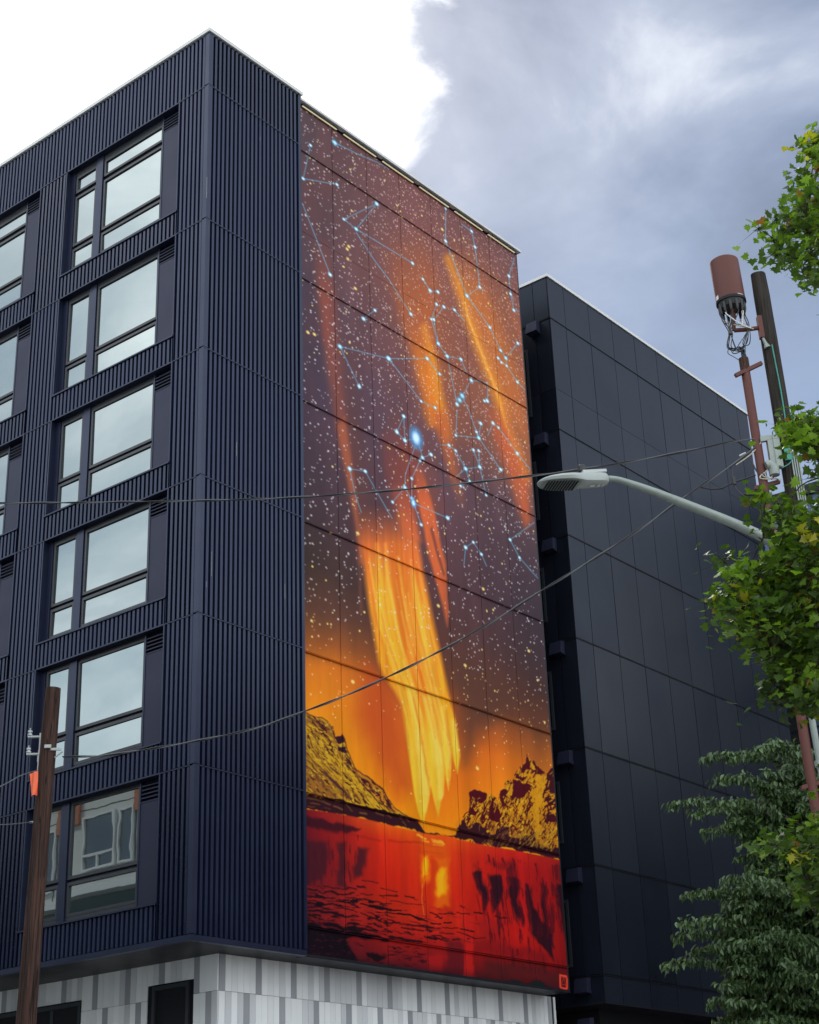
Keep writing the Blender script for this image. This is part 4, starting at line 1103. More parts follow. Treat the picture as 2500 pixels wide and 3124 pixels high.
# pale paint drips on the navy metal
for (dx_, dy0, dy1, face) in ((632, 540, 604, 'y'), (640, 1680, 1756, 'x'), (727, 1350, 1394, 'x'), (868, 1780, 1826, 'x'), (626, 1772, 1790, 'x'), (791, 415, 425, 'x')):
    if face == 'y':
        p0, p1 = on_plane(dx_, dy0, (0, -0.013, 0), np.array([0, 1.0, 0])), on_plane(dx_, dy1, (0, -0.013, 0), np.array([0, 1.0, 0]))
        MB().box(p0[0] - 0.004, p0[0] + 0.004, -0.013, -0.011, p1[2], p0[2]).build('drip_mark', M['galv'], bld)
    else:
        p0, p1 = on_plane(dx_, dy0, (0.003, 0, 0), np.array([1.0, 0, 0])), on_plane(dx_, dy1, (0.003, 0, 0), np.array([1.0, 0, 0]))
        yc = math.floor(p0[1] / PITCH_RIB) * PITCH_RIB + 0.085
        MB().box(0.0005, 0.002, yc - 0.004, yc + 0.004, p1[2], p0[2]).build('drip_mark', M['galv'], bld)

# ---- mural panels: each cladding panel carries its piece of the painting
cols_y = [MY0 + (MY1 - MY0) * i / 7 for i in range(8)]
rows_z = [MZ0, Z7, ZL[5], ZL[4], ZL[3], ZL[2], ZL[1], 23.005, ZL[0], MZ1]
lin, ys, zs = paint_mural()


def sample(y, z):
    fy = np.clip((y - MY0) / (MY1 - MY0) * (CW - 1), 0, CW - 1.001); fz = np.clip((z - MZ0) / (MZ1 - MZ0) * (CH - 1), 0, CH - 1.001)
    iy, iz = fy.astype(int), fz.astype(int); a, b = (fy - iy)[:, None], (fz - iz)[:, None]
    return (lin[iz, iy] * (1 - a) + lin[iz, iy + 1] * a) * (1 - b) + (lin[iz + 1, iy] * (1 - a) + lin[iz + 1, iy + 1] * a) * b


for ri in range(9):
    z0, z1 = rows_z[ri], rows_z[ri + 1]
    mid = abs(z0 - 23.005) < .01
    a0 = z0 + (0.004 if mid else 0.020); a1 = z1 - (0.004 if abs(z1 - 23.005) < .01 else 0.020)
    for ci in range(7):
        y0, y1 = cols_y[ci] + 0.012, cols_y[ci + 1] - 0.012
        ny = 64; nz = max(8, int((a1 - a0) * 70))
        gy, gz = np.linspace(y0, y1, ny), np.linspace(a0, a1, nz)
        YY, ZZ = np.meshgrid(gy, gz)
        n = ny * nz
        v = np.stack([np.full(n, MX), YY.ravel(), ZZ.ravel()], 1)
        idx = np.arange(n).reshape(nz, ny)
        q = np.stack([idx[:-1, :-1].ravel(), idx[:-1, 1:].ravel(), idx[1:, 1:].ravel(), idx[1:, :-1].ravel()], 1)
        # returned edges 25 mm deep
        ring = np.concatenate([idx[0, :], idx[1:, -1], idx[-1, -2::-1], idx[-2:0:-1, 0]])
        v2 = v[ring].copy(); v2[:, 0] -= 0.025
        k2 = n + np.arange(len(ring))
        q2 = np.stack([ring, k2, np.roll(k2, -1), np.roll(ring, -1)], 1)
        cc = sample(v[:, 1], v[:, 2])
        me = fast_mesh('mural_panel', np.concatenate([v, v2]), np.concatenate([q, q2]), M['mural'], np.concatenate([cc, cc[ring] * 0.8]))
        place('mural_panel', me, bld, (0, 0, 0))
# painted flashing on the mural's floor lines (takes the paint of the panel edge)
for z in rows_z[1:-1]:
    if abs(z - 23.005) < .01: continue
    ny = 220
    gy = np.linspace(MY0, MY1, ny)
    v, cc = [], []
    prof = [(-0.12, -0.018), (-0.085, -0.019), (-0.085, -0.006), (-0.125, 0.008)]
    for x_, dz_ in prof:
        v.append(np.stack([np.full(ny, x_), gy, np.full(ny, z + dz_)], 1)); cc.append(sample(gy, np.full(ny, z - 0.03)) * 0.85)
    idx = np.arange(4 * ny).reshape(4, ny)
    q = np.stack([idx[:-1, :-1].ravel(), idx[:-1, 1:].ravel(), idx[1:, 1:].ravel(), idx[1:, :-1].ravel()], 1)
    place('painted_flashing', fast_mesh('painted_flashing', np.concatenate(v), q, M['mural'], np.concatenate(cc)), bld, (0, 0, 0))
MB().box(-0.30, -0.075, YB + 0.001, MY1, ZB - 0.012, MZ0 - 0.004).build('base_trim', M['black_trim'], bld)
MB().box(-0.45, -0.13, MY1 + 0.002, MY1 + 0.05, ZB, ZT - 0.24).build('edge_trim', M['black_trim'], bld)
cp = MB()
cp.box(-0.42, 0.02, YB + 0.002, MY1 + 0.07, ZT - 0.235, ZT - 0.165)
cp.build('coping', M['coping'], bld)
MB().box(-0.40, -0.10, YB + 0.002, MY1 + 0.03, ZT - 0.262, ZT - 0.237).build('coping_flashing', M['black_trim'], bld)
for i in range(6):
    y0 = YB + 0.12 + i * 1.515
    st = MB().box(-0.095, -0.030, y0, y0 + 1.30, ZT - 0.300, ZT - 0.264).build('light_strip', M['black_trim'], bld)
    MB().box(-0.080, -0.045, y0 + 0.02, y0 + 1.28, ZT - 0.314, ZT - 0.302).build('lens', M['led'], st)

# ---- podium with vertical tiles
PX, PY = -0.82, 1.474
MB().box(XEND, PX - 0.03, PY + 0.03, 12.6, 0.0, ZB - 0.014).build('podium_wall', M['dark_core'], bld)
random.seed(5)
TW = 0.163
tile_mesh = {}


def tile(cx, cy, z0, z1, axis, shade):
    key = (axis, round(z1 - z0, 3), shade)
    if key not in tile_mesh:
        b = MB(); h = TW / 2 - 0.0035
        if axis == 'x': b.box(-h, h, 0, 0.028, 0, z1 - z0)
        else: b.box(-0.028, 0, -h, h, 0, z1 - z0)
        tile_mesh[key] = b.mesh('tile', M['tile'][shade])
    o = bpy.data.objects.new('tile', tile_mesh[key])
    pr = random.uniform(0.0, 0.007)                      # tiles sit slightly proud of one another
    w_ = (cx, cy - pr, z0) if axis == 'x' else (cx + pr, cy, z0)
    col.objects.link(o); o.parent = bld; o.location = w_; WO[o.name] = np.array(w_)
    return o


shop = [(-2.62, -1.60, 5.86), (-7.55, -4.75, 5.81)]          # openings: x0, x1, head


def shade_of(i, row):
    j = (i + (2 if row % 2 else 0)) % 6
    if j == 0: return 2
    return 1 if random.random() < 0.28 else 0


stone_rows = [(5.614, ZB - 0.016), (4.30, 5.606), (2.98, 4.292)]
for row, (z0, z1) in enumerate(stone_rows):
    i = 0
    x = PX - TW / 2
    while x > XEND + 0.2:
        hit = [s for s in shop if s[0] - TW / 2 < x < s[1] + TW / 2]
        if not hit:
            if row < 2 or x > -4: tile(x, PY, z0, z1, 'x', shade_of(i + 3, row))
        elif row == 0 and hit[0][2] < z1 - 0.06:
            tile(x, PY, hit[0][2] + 0.03, z1, 'x', shade_of(i + 3, row))
        x -= TW; i += 1
    y = PY + 0.028 + TW / 2; i = 0
    while y < 12.5:
        tile(PX, y, z0, z1, 'y', shade_of(i, row))
        y += TW; i += 1
MB().box(PX - 0.012, PX + 0.010, 12.50, 12.58, 0.2, ZB - 0.016).build('end_trim', M['label'], bld)
for (x0, x1, zh) in shop:
    f = MB()
    f.box(x0, x1, PY - 0.02, PY + 0.20, zh - 0.08, zh); f.box(x0, x0 + 0.07, PY - 0.02, PY + 0.20, 2.9, zh - 0.081); f.box(x1 - 0.07, x1, PY - 0.02, PY + 0.20, 2.9, zh - 0.081)
    nm = 1 if x1 - x0 < 1.5 else 3
    for k in range(1, nm):
        xm = x0 + (x1 - x0) * k / nm
        f.box(xm - 0.05, xm + 0.05, PY + 0.02, PY + 0.18, 2.9, zh - 0.081)
    f.box(x0, x1, PY + 0.28, PY + 0.30, 2.9, zh)
    w = f.build('shop_window', M['frame'], bld)
    for k in range(nm):
        xa, xb = x0 + (x1 - x0) * k / nm, x0 + (x1 - x0) * (k + 1) / nm
        MB().box(xa + 0.075, xb - 0.075, PY + 0.10, PY + 0.115, 2.95, zh - 0.085).build('pane', M['shop_glass'], w)

# ------------------------------------------------------------------ rear wing of black panels
wing = thing('building_wing', 'plain black panelled rear block behind the mural wall, with small hooded boxes', 'building', (-0.18, 13.8, 0))
XW, YW, YE, ZWT = -0.18, 13.80, 25.93, 26.79
MB().box(-14.0, XW - 0.03, YW + 0.03, YE - 0.03, 6.25, ZWT - 0.08).build('wall', M['dark_core'], wing)
MB().box(-14.0, -2.4, 12.18, YW + 0.02, 0.0, 26.3).build('slot_wall', M['dark_core'], wing)
MB().box(-14.0, -0.9, YW + 0.8, YE - 0.4, 0.0, 6.24).build('podium_wall', M['dark_core'], wing)
cp = MB()
cp.box(-14.0, XW + 0.035, YW - 0.035, YW + 0.20, ZWT - 0.09, ZWT)
cp.box(XW - 0.20, XW + 0.035, YW + 0.202, YE + 0.05, ZWT - 0.09, ZWT)
cp.build('coping', M['coping'], wing)
MB().box(-14.0, XW - 0.21, YW + 0.21, YE, ZWT - 0.2, ZWT - 0.12).build('roof', M['roof'], wing)
wy = [13.80, 14.62, 15.94, 17.25, 18.54, 19.86, 21.17, 22.49, 23.82, 25.15, 25.93]
wz = [6.21, 6.845, ZL[5], ZL[4], ZL[3], ZL[2], ZL[1], 23.0, ZL[0], ZWT - 0.092]
pm = {}


def wing_panel(axis, c, w_, z0, z1, mat, out):
    key = (axis, round(w_, 3), round(z1 - z0, 3))
    if key not in pm:
        b = MB()
        if axis == 'y': b.box(-0.028, 0, -w_ / 2, w_ / 2, 0, z1 - z0)
        else: b.box(-w_ / 2, w_ / 2, 0, 0.028, 0, z1 - z0)
        pm[key] = b.mesh('wall_panel', mat)
    o = place('wall_panel', pm[key], wing, (out, c, z0) if axis == 'y' else (c, out, z0))
    o.rotation_euler = (0.0, random.uniform(-0.0006, 0.0006), random.uniform(-0.0035, 0.0035)) if axis == 'y' else (random.uniform(-0.0006, 0.0006), 0.0, random.uniform(-0.003, 0.003))   # hung by hand
    return o


for i in range(9):
    g0 = 0.005 if abs(wz[i] - 23.0) < .01 else 0.022
    g1 = 0.005 if abs(wz[i + 1] - 23.0) < .01 else 0.022
    z0, z1 = wz[i] + (g0 if i else 0.0), wz[i + 1] - (g1 if i < 8 else 0)
    for a, b in zip(wy, wy[1:]):
        wing_panel('y', (a + b) / 2, b - a - 0.020, z0, z1, M['black_panel'], XW)
    for a, b in ((-0.72, XW - 0.034), (-1.5, -0.72), (-2.36, -1.5)):
        wing_panel('x', (a + b) / 2, b - a - 0.020, z0, z1, M['black_panel'], YW)
    if i and abs(wz[i] - 23.0) > .01:
        MB().box(XW - 0.03, XW + 0.022, YW - 0.022, YE, wz[i] - 0.022, wz[i] - 0.004).build('flashing', M['black_trim'], wing)
        MB().box(-2.36, XW - 0.032, YW - 0.022, YW + 0.03, wz[i] - 0.022, wz[i] - 0.004).build('flashing', M['black_trim'], wing)
for k, z in enumerate(ZL + [Z7 - 0.02, 5.9]):
    b = MB()
    x0, x1, y0, y1 = -0.89, -0.54, YW - 0.26, YW - 0.024
    zt_, zb_ = z - 0.03, z - 0.42
    v = [(x0, y1, zt_), (x1, y1, zt_), (x1, y1, zb_), (x0, y1, zb_), (x0, y0 + 0.06, zt_ - 0.02), (x1, y0 + 0.06, zt_ - 0.02), (x1 + 0.02, y0, zb_ + 0.03), (x0 - 0.02, y0, zb_ + 0.03)]
    b.add(v, [(0, 1, 5, 4), (4, 5, 6, 7), (1, 2, 6, 5), (0, 4, 7, 3), (3, 7, 6, 2), (0, 3, 2, 1)])
    b.build('vent_hood', M['navy_flat'], wing)
for r in range(6):
    z0, z1 = WB[r] + 0.05, ZL[r] - 0.75
    f = MB()
    f.box(-2.2, -2.13, YW - 0.03, YW - 0.002, z0, z1); f.box(-1.11, -1.04, YW - 0.03, YW - 0.002, z0, z1)
    f.box(-2.13, -1.11, YW - 0.03, YW - 0.002, z0, z0 + 0.07); f.box(-2.13, -1.11, YW - 0.03, YW - 0.002, z1 - 0.07, z1)
    w = f.build('window', M['frame'], wing)
    MB().box(-2.13, -1.11, YW - 0.018, YW - 0.003, z0 + 0.07, z1 - 0.07).build('pane', M['dim_glass'], w)
MB().box(-14.0, XW - 0.002, YW + 0.002, YE, 6.17, 6.208).build('soffit', M['black_trim'], wing)

# ------------------------------------------------------------------ neighbours
# pale block across the street: seen only mirrored in the lower windows
op = thing('apartment_block', 'pale apartment block with orange panels mirrored in the lowest windows', 'building', (-26, -18.4, 0))
OX0, OX1, OY, OZ = -62.0, 9.0, -18.4, 17.3
MB().box(OX0, OX1, OY - 14, OY - 0.12, 0.15, OZ - 0.3).build('wall', M['pale_wall'], op)
MB().box(OX0 - 0.1, OX1 + 0.1, OY - 14.1, OY + 0.14, OZ - 0.29, OZ).build('parapet', M['pale_wall'], op)
MB().box(OX0, OX1, OY - 0.118, OY + 0.02, 0.15, 13.0).build('lower_wall', M['teal_wall'], op)
MB().box(OX0, OX1, OY - 0.10, OY + 0.5, 13.02, 13.30).build('canopy', M['label'], op)
for k in range(-8, 8):
    x = -26.1 + 4.4 * k
    if x < OX0 + 1 or x > OX1 - 4: continue
    z = 13.85
    f = MB()
    f.box(x, x + 1.85, OY - 0.06, OY + 0.05, z, z + 0.09); f.box(x, x + 1.85, OY - 0.06, OY + 0.05, z + 2.0, z + 2.08)
    for xx in (x, x + 1.76): f.box(xx, xx + 0.09, OY - 0.06, OY + 0.05, z + 0.091, z + 1.999)
    f.box(x + 0.091, x + 1.759, OY - 0.06, OY + 0.05, z + 0.52, z + 0.61); f.box(x + 0.88, x + 0.96, OY - 0.06, OY + 0.05, z + 0.091, z + 0.519)
    f.box(x + 2.0, x + 2.85, OY - 0.06, OY + 0.05, z, z + 0.07); f.box(x + 2.0, x + 2.85, OY - 0.06, OY + 0.05, z + 2.0, z + 2.08)
    f.box(x + 2.0, x + 2.08, OY - 0.06, OY + 0.05, z + 0.071, z + 1.999); f.box(x + 2.77, x + 2.85, OY - 0.06, OY + 0.05, z + 0.071, z + 1.999)
    w = f.build('window', M['label'], op)
    MB().box(x + 0.09, x + 1.76, OY - 0.118, OY - 0.03, z + 0.09, z + 2.0).build('pane', M['dim_glass'], w)
    MB().box(x + 2.08, x + 2.77, OY - 0.118, OY - 0.03, z + 0.07, z + 2.0).build('pane', M['dim_glass'], w)
    MB().box(x - 1.5, x - 0.25, OY - 0.118, OY + 0.04, 15.7, OZ - 0.31).build('orange_panel', M['orange_wall'], op)
    MB().box(x + 2.88, x + 2.91, OY - 0.118, OY - 0.10, 13.31, OZ - 0.31).build('panel_joint', M['black_trim'], op)
    for g in range(2):
        w = MB().box(x + 2.2 * g, x + 2.2 * g + 1.6, OY + 0.022, OY + 0.05, 9.6, 11.8).build('window', M['frame'], op)
        MB().box(x + 2.2 * g + 0.1, x + 2.2 * g + 1.5, OY + 0.052, OY + 0.06, 9.7, 11.7).build('pane', M['dim_glass'], w)
MB().box(OX0, OX1, OY - 0.118, OY - 0.105, 16.20, 16.23).build('panel_joint', M['black_trim'], op)

# unseen brick block added beyond the right edge to darken the lower rear wing
rb_ = thing('shading_block', 'added brown brick block, unseen outside the right edge, darkening the lower rear wing', 'building', (14.6, 14.0, 0.13))
MB().box(14.6, 32, 14.0, 52, 0.13, 17.0).build('wall', M['brick'], rb_)
MB().box(14.5, 32.1, 13.9, 52.1, 17.002, 17.4).build('parapet', M['concrete'], rb_)
for z in (1.4, 4.8, 8.2, 11.6):
    for yy in np.arange(15.2, 50, 3.4):
        w = MB().box(14.52, 14.598, yy, yy + 1.6, z, z + 2.0).build('window', M['frame'], rb_)
        MB().box(14.50, 14.518, yy + 0.08, yy + 1.52, z + 0.08, z + 1.92).build('pane', M['dim_glass'], w)

# blue block far behind the right-hand pole
bb = at(2440, 1600, 58.0)
bk = thing('office_block', 'small sliver of a blue-grey block with balconies behind the right-hand pole', 'building', (bb[0], bb[1], 0))
bx, by = bb[0], bb[1]
topz = at(2480, 1486, 58.0)[2]
MB().box(bx - 2.6, bx + 12, by, by + 14, 0.0, topz - 0.4).build('wall', M['blue_wall'], bk)
MB().box(bx - 2.7, bx + 12.1, by - 0.15, by + 14.1, topz - 0.399, topz).build('parapet', M['black_trim'], bk)
for z in np.arange(4.0, topz - 3.0, 3.1):
    for xx in np.arange(bx - 2.2, bx + 11, 2.6):
        f = MB()
        f.box(xx, xx + 1.7, by - 0.05, by - 0.002, z, z + 1.9)
        w = f.build('window', M['frame'], bk)
        MB().box(xx + 0.08, xx + 1.62, by - 0.07, by - 0.052, z + 0.08, z + 1.82).build('pane', M['dim_glass'], w)
    f = MB()
    f.box(bx - 2.5, bx + 0.2, by - 1.2, by - 0.06, z - 0.5, z - 0.36)
    w = f.build('balcony', M['black_trim'], bk)
    rl = MB()
    for xx in np.arange(bx - 2.45, bx + 0.2, 0.14): rl.box(xx, xx + 0.03, by - 1.18, by - 1.15, z - 0.35, z + 0.62)
    rl.box(bx - 2.5, bx + 0.2, by - 1.2, by - 1.13, z + 0.62, z + 0.68)
    rl.build('railing', M['black_trim'], w)
# ------------------------------------------------------------------ street furniture
UPV = np.array([0.0, 0.0, 1.0])


def unit(v):
    v = np.asarray(v, float); return v / np.linalg.norm(v)


def smooth_path(pts, sub=6):
    """Catmull-Rom through 3-D points"""
    pts = [np.asarray(p, float) for p in pts]
    P = [2 * pts[0] - pts[1]] + pts + [2 * pts[-1] - pts[-2]]
    out = []
    for i in range(1, len(P) - 2):
        for k in range(sub):
            t = k / sub
            out.append(0.5 * ((2 * P[i]) + (-P[i - 1] + P[i + 1]) * t + (2 * P[i - 1] - 5 * P[i] + 4 * P[i + 1] - P[i + 2]) * t * t + (-P[i - 1] + 3 * P[i] - 3 * P[i + 1] + P[i + 2]) * t ** 3))
    out.append(pts[-1])
    return out


def pole_axis(p_top, p_low, ground=0.13):
    """extend the line from p_top through p_low down to the ground"""
    d = p_low - p_top
    return p_top + d * ((ground - p_top[2]) / d[2])


def wood_pole(name, label, top, base, r_top, r_base, mat):
    o = thing(name, label, 'utility pole', tuple(base), 'utility poles')
    rng = np.random.default_rng(int(abs(top[0]) * 100))
    n, seg = 40, 20
    b = MB()
    ax = unit(top - base); a = unit(np.cross(ax, (0, 1, 0))); c = np.cross(ax, a)
    v, f = [], []
    ph = rng.random(4) * 6
    for i in range(n):
        t = i / (n - 1)
        p = base + (top - base) * t + a * 0.012 * math.sin(t * 5 + ph[0]) + c * 0.012 * math.sin(t * 4 + ph[1])
        r = r_base + (r_top - r_base) * t
        for j in range(seg):
            q = 2 * math.pi * j / seg
            rr = r * (1 + 0.020 * math.sin(3 * q + ph[2] + t * 3) + 0.015 * math.sin(7 * q + ph[3])) + 0.002 * rng.standard_normal()
            if i == n - 1: rr *= 0.97
            v.append(p + rr * (math.cos(q) * a + math.sin(q) * c))
    for i in range(n - 1):
        for j in range(seg):
            f.append((i * seg + j, i * seg + (j + 1) % seg, (i + 1) * seg + (j + 1) % seg, (i + 1) * seg + j))
    v.append(top + ax * 0.02)
    for j in range(seg): f.append(((n - 1) * seg + j, (n - 1) * seg + (j + 1) % seg, n * seg))
    b.add(v, f).build('pole_shaft', mat, o, smooth=True)
    return o, ax


# ---- left utility pole on the corner pavement
DL = 24.0
lt = at(162, 2100, DL)
ll = at(82, 3124, DL + 0.15)
lb = pole_axis(lt, ll)
left_pole, lax = wood_pole('utility_pole', 'reddish-brown bare wooden pole in front of the ribbed facade windows', lt, lb, 0.118, 0.165, M['wood_red'])


def on_pole(t_px, t_py, top, base):
    """nearest point of the pole axis to the view ray through a photo pixel"""
    d = ray(t_px, t_py); u = unit(base - top)
    w0 = CAM - top
    a, b, c, d_, e = 1.0, np.dot(d, u), 1.0, np.dot(d, w0), np.dot(u, w0)
    s = (e - b * d_) / (1 - b * b)
    return top + u * s


cam_right = CM[0]
view_h = unit(np.array([CM[2][0], CM[2][1], 0]))
side = unit(np.array([cam_right[0], cam_right[1], 0]))
for (px_, py_) in ((102, 2258), (95, 2311)):
    p = on_pole(px_ + 40, py_, lt, lb)
    br = MB()
    tip = p - side * 0.30
    br.obox(p - side * 0.125 + UPV * (-0.06), side, view_h, UPV, 0.012, 0.035, 0.17)
    br.obox(p - side * 0.215 + UPV * 0.06, side, view_h, UPV, 0.10, 0.03, 0.012)
    br.tube([p - side * 0.29 + UPV * 0.05, p - side * 0.29 + UPV * 0.20], 0.009, 6)
    bo = br.build('insulator_bracket', M['white_metal'], left_pole)
    ins = MB()
    c0 = p - side * 0.29 + UPV * 0.08
    prof = [(0.0, 0.016), (0.004, 0.036), (0.028, 0.037), (0.034, 0.021), (0.048, 0.021), (0.053, 0.036), (0.077, 0.035), (0.083, 0.016)]
    ins.tube([c0 + UPV * h for h, r in prof], [r for h, r in prof], 12)
    ins.build('insulator', M['porcelain'], bo, smooth=True)
p = on_pole(150, 2295, lt, lb)
g = MB()
g.obox(p + side * 0.13 - view_h * 0.08 + UPV * 0.02, side, view_h, UPV, 0.085, 0.014, 0.018)
g.obox(p + side * 0.03 - view_h * 0.15 + UPV * 0.05, side, view_h, UPV, 0.05, 0.01, 0.025)
g.tube([p + side * 0.12 - view_h * 0.05 - UPV * 0.10, p + side * 0.24 - view_h * 0.08 - UPV * 0.02], 0.012, 6)
g.build('wire_clamp', M['white_metal'], left_pole)
p = on_pole(128, 2314, lt, lb)
MB().obox(p - side * 0.135, side, view_h, UPV, 0.012, 0.03, 0.045).build('tag_plate', M['white_metal'], left_pole)
p = on_pole(118, 2507, lt, lb)
MB().tube([p - side * 0.10, p - side * 0.19], 0.016, 8).build('eye_bolt', M['white_metal'], left_pole)
gw = [on_pole(100, y, lt, lb) - view_h * 0.16 - side * 0.04 + side * 0.015 * math.sin(y * 0.02) for y in np.linspace(2480, 3124, 14)]
MB().tube(gw, 0.008, 5).build('ground_wire', M['black_rubber'], left_pole)

# ---- right utility pole
DR = 22.0
rt_ = at(2311, 840, DR)
rl_ = at(2426, 1534, DR)
rb = pole_axis(rt_, rl_)
right_pole, rax = wood_pole('utility_pole', 'tall dark weathered wooden pole carrying the red antenna, behind the maple leaves', rt_, rb, 0.120, 0.175, M['wood_dark'])


def rp(py_):
    """axis point of the right pole at photo row py_"""
    px_ = 2311 + (py_ - 840) * (2426 - 2311) / (1534 - 840)
    return on_pole(px_, py_, rt_, rb)


near = -view_h
# teal ground wire, small conduits, strap and cabinet
pts = [rp(y) + near * 0.135 + side * (0.02 + 0.01 * math.sin(y / 60)) for y in np.linspace(1065, 1420, 16)]
MB().tube(smooth_path(pts, 3), 0.011, 6).build('ground_wire', M['teal_wire'], right_pole)
for k in range(4):
    c = MB()
    pts = [rp(y) + near * (0.15 - 0.012 * k) + side * (0.02 + 0.036 * k) for y in (1384 + 6 * k, 1450, 1530, 1620, 1800, 2100)]
    c.tube(pts, 0.0125, 8)
    c.build('small_conduit', M['galv'], right_pole, smooth=True)
st = MB()
pc = rp(1348)
ring = [pc + 0.165 * (math.cos(q) * side + math.sin(q) * view_h) - rax * 0.05 * math.cos(q) for q in np.linspace(0, 2 * math.pi, 25)]
st.tube(ring, 0.020, 6)
st.obox(pc - side * 0.24 + near * 0.10 + UPV * 0.02, unit(side * 0.95 + UPV * 0.15), view_h, UPV, 0.15, 0.03, 0.04)
st.build('strap', M['galv'], right_pole)
cab = MB()
pc = rp(1385) - side * 0.20 + near * 0.08
cab.obox(pc, side, view_h, rax, 0.09, 0.05, 0.26)
cab.obox(pc + near * 0.055 + side * 0.02, side, view_h, rax, 0.03, 0.008, 0.25)
cab.build('cabinet', M['galv'], right_pole)
MB().obox(rp(1400) + near * 0.15 - side * 0.03, side, view_h, rax, 0.045, 0.02, 0.09).build('meter_box', M['teal_wire'], right_pole)
wh = MB()
pc = rp(1440) - side * 0.26 + near * 0.12
wh.tube([pc - UPV * 0.10, pc + UPV * 0.02, pc + UPV * 0.07 - side * 0.05, pc + UPV * 0.05 - side * 0.11], [0.075, 0.085, 0.08, 0.07], 14)
wh.build('service_head', M['galv'], right_pole, smooth=True)
for k in range(5):
    a = pc - side * 0.08 + UPV * 0.0
    pts = [a, a - side * (0.06 + 0.02 * k) - UPV * (0.06 + 0.02 * k), a - side * (0.02 - 0.04 * k) - UPV * 0.16, a + side * (0.05 + 0.02 * k) - UPV * (0.10 + 0.02 * k)]
    MB().tube(smooth_path(pts, 5), 0.009, 6).build('cable_loop', M['black_rubber'] if k % 2 else M['pale_cable'], right_pole)
for k in range(2):
    a = rp(1345) - side * (0.20 - 0.05 * k) + near * 0.12
    pts = [a, a + UPV * -0.25 + side * 0.05, a + UPV * -0.42 - side * 0.02, a - UPV * 0.47 - side * 0.06]
    MB().tube(smooth_path(pts, 6), 0.008, 6).build('cable_loop', M['black_rubber'], right_pole)
a = rp(1390) + near * 0.16
MB().tube(smooth_path([a, a + side * 0.03 - UPV * 0.1, a - side * 0.02 - UPV * 0.2, a - side * 0.14 - UPV * 0.27], 5), 0.008, 6).build('cable_loop', M['teal_wire'], right_pole)

# ---- red conduit beside the pole
ct = at(2269, 1096, DR - 0.15)
cl_ = at(2463, 2304, DR - 0.15)
cb = pole_axis(ct, cl_)
red = thing('riser_conduit', 'long red-painted pipe running up beside the dark wooden pole to the antenna cables', 'pipe', tuple(cb))
n = 12
MB().tube([cb + (ct - cb) * i / (n - 1) for i in range(n)], 0.068, 18).build('pipe', M['rust_red'], red, smooth=True)
cax = unit(ct - cb)
MB().tube([ct - cax * 0.20, ct + cax * 0.01], 0.074, 18).build('pipe_cap', M['wood_red'], red, smooth=True)
for py_ in (1480, 2062, 2392):
    q = on_pole(2269 + (py_ - 1096) * 0.1606, py_, ct, cb)
    MB().obox(q + side * 0.05 + near * 0.0, unit(side + UPV * 0.25), view_h, UPV, 0.20, 0.03, 0.028).build('pipe_strap', M['rust_red'], red)

# ---- antenna canister and its bracket
at_ = at(2209, 800, DR - 0.1)
ab_ = at(2231, 922, DR - 0.1)
aax = unit(at_ - ab_)
ant = thing('antenna', 'red cylindrical cellular antenna with black connectors on a bracket at the pole top', 'antenna', tuple(ab_))
ra = 0.225
b = MB()
b.tube([ab_, ab_ + aax * 0.02, at_ - aax * 0.03, at_ - aax * 0.004, at_ + aax * 0.012], [ra * 1.0, ra, ra, ra * 0.985, ra * 0.9], 40)
b.build('canister', M['rust_red'], ant, smooth=True)
MB().tube([ab_ - aax * 0.03, ab_ + aax * 0.015], ra * 1.03, 40).build('rim', M['black_trim'], ant, smooth=True)
MB().tube([ab_ - aax * 0.12, ab_ - aax * 0.031], [ra * 0.80, ra * 0.94], 32).build('base_plate', M['black_rubber'], ant, smooth=True)
e1 = unit(np.cross(aax, view_h)); e2 = np.cross(aax, e1)
conn = []
for k in range(12):
    q = 2 * math.pi * k / 12 + 0.2
    c = ab_ - aax * 0.06 + (math.cos(q) * e1 + math.sin(q) * e2) * ra * 0.83
    lo = c - aax * 0.17 - (math.cos(q) * e1 + math.sin(q) * e2) * 0.01
    MB().tube([c, c - aax * 0.11, lo], [0.027, 0.025, 0.016], 10).build('connector', M['black_rubber'], ant, smooth=True)
    conn.append(lo)
for (pxa, pya, w_, h_) in ((2189, 912, 0.036, 0.05), (2261, 899, 0.055, 0.022)):
    d = ray(pxa, pya)
    # label plate lying on the canister wall
    best = None
    for t in np.linspace(20, 30, 4001):
        P_ = CAM + d * t
        rr = np.linalg.norm(np.cross(P_ - ab_, aax))
        if rr <= ra + 0.004: best = P_; break
    if best is None: continue
    nr = unit((best - ab_) - aax * np.dot(best - ab_, aax)); tg = np.cross(aax, nr)
    lb_ = MB(); v = []; f = []
    ang = w_ / ra
    hh = np.dot(best - ab_, aax)
    ctr = ab_ + aax * hh
    for i in range(6):
        q = -ang + 2 * ang * i / 5
        r_ = nr * math.cos(q) + tg * math.sin(q)
        v += [ctr + r_ * (ra + 0.003) - aax * h_, ctr + r_ * (ra + 0.003) + aax * h_]
    for i in range(5): f.append((2 * i, 2 * i + 2, 2 * i + 3, 2 * i + 1))
    lb_.add(v, f).build('label_plate', M['label'], ant)
plate_c = rp(1005) - side * 0.10 + near * 0.06
MB().obox(plate_c, side, view_h, rax, 0.035, 0.05, 0.19).build('mounting_plate', M['rust_red'], ant)
pl2 = rp(1050) - side * 0.10 + near * 0.10
MB().tube([pl2 + UPV * 0.05, pl2 - UPV * 0.05 + side * 0.03, pl2 - UPV * 0.12 + side * 0.05], [0.02, 0.03, 0.055], 8).build('bolt_cap', M['galv'], ant)
arm = MB()
arm_end = at(2240, 1008, DR - 0.1)
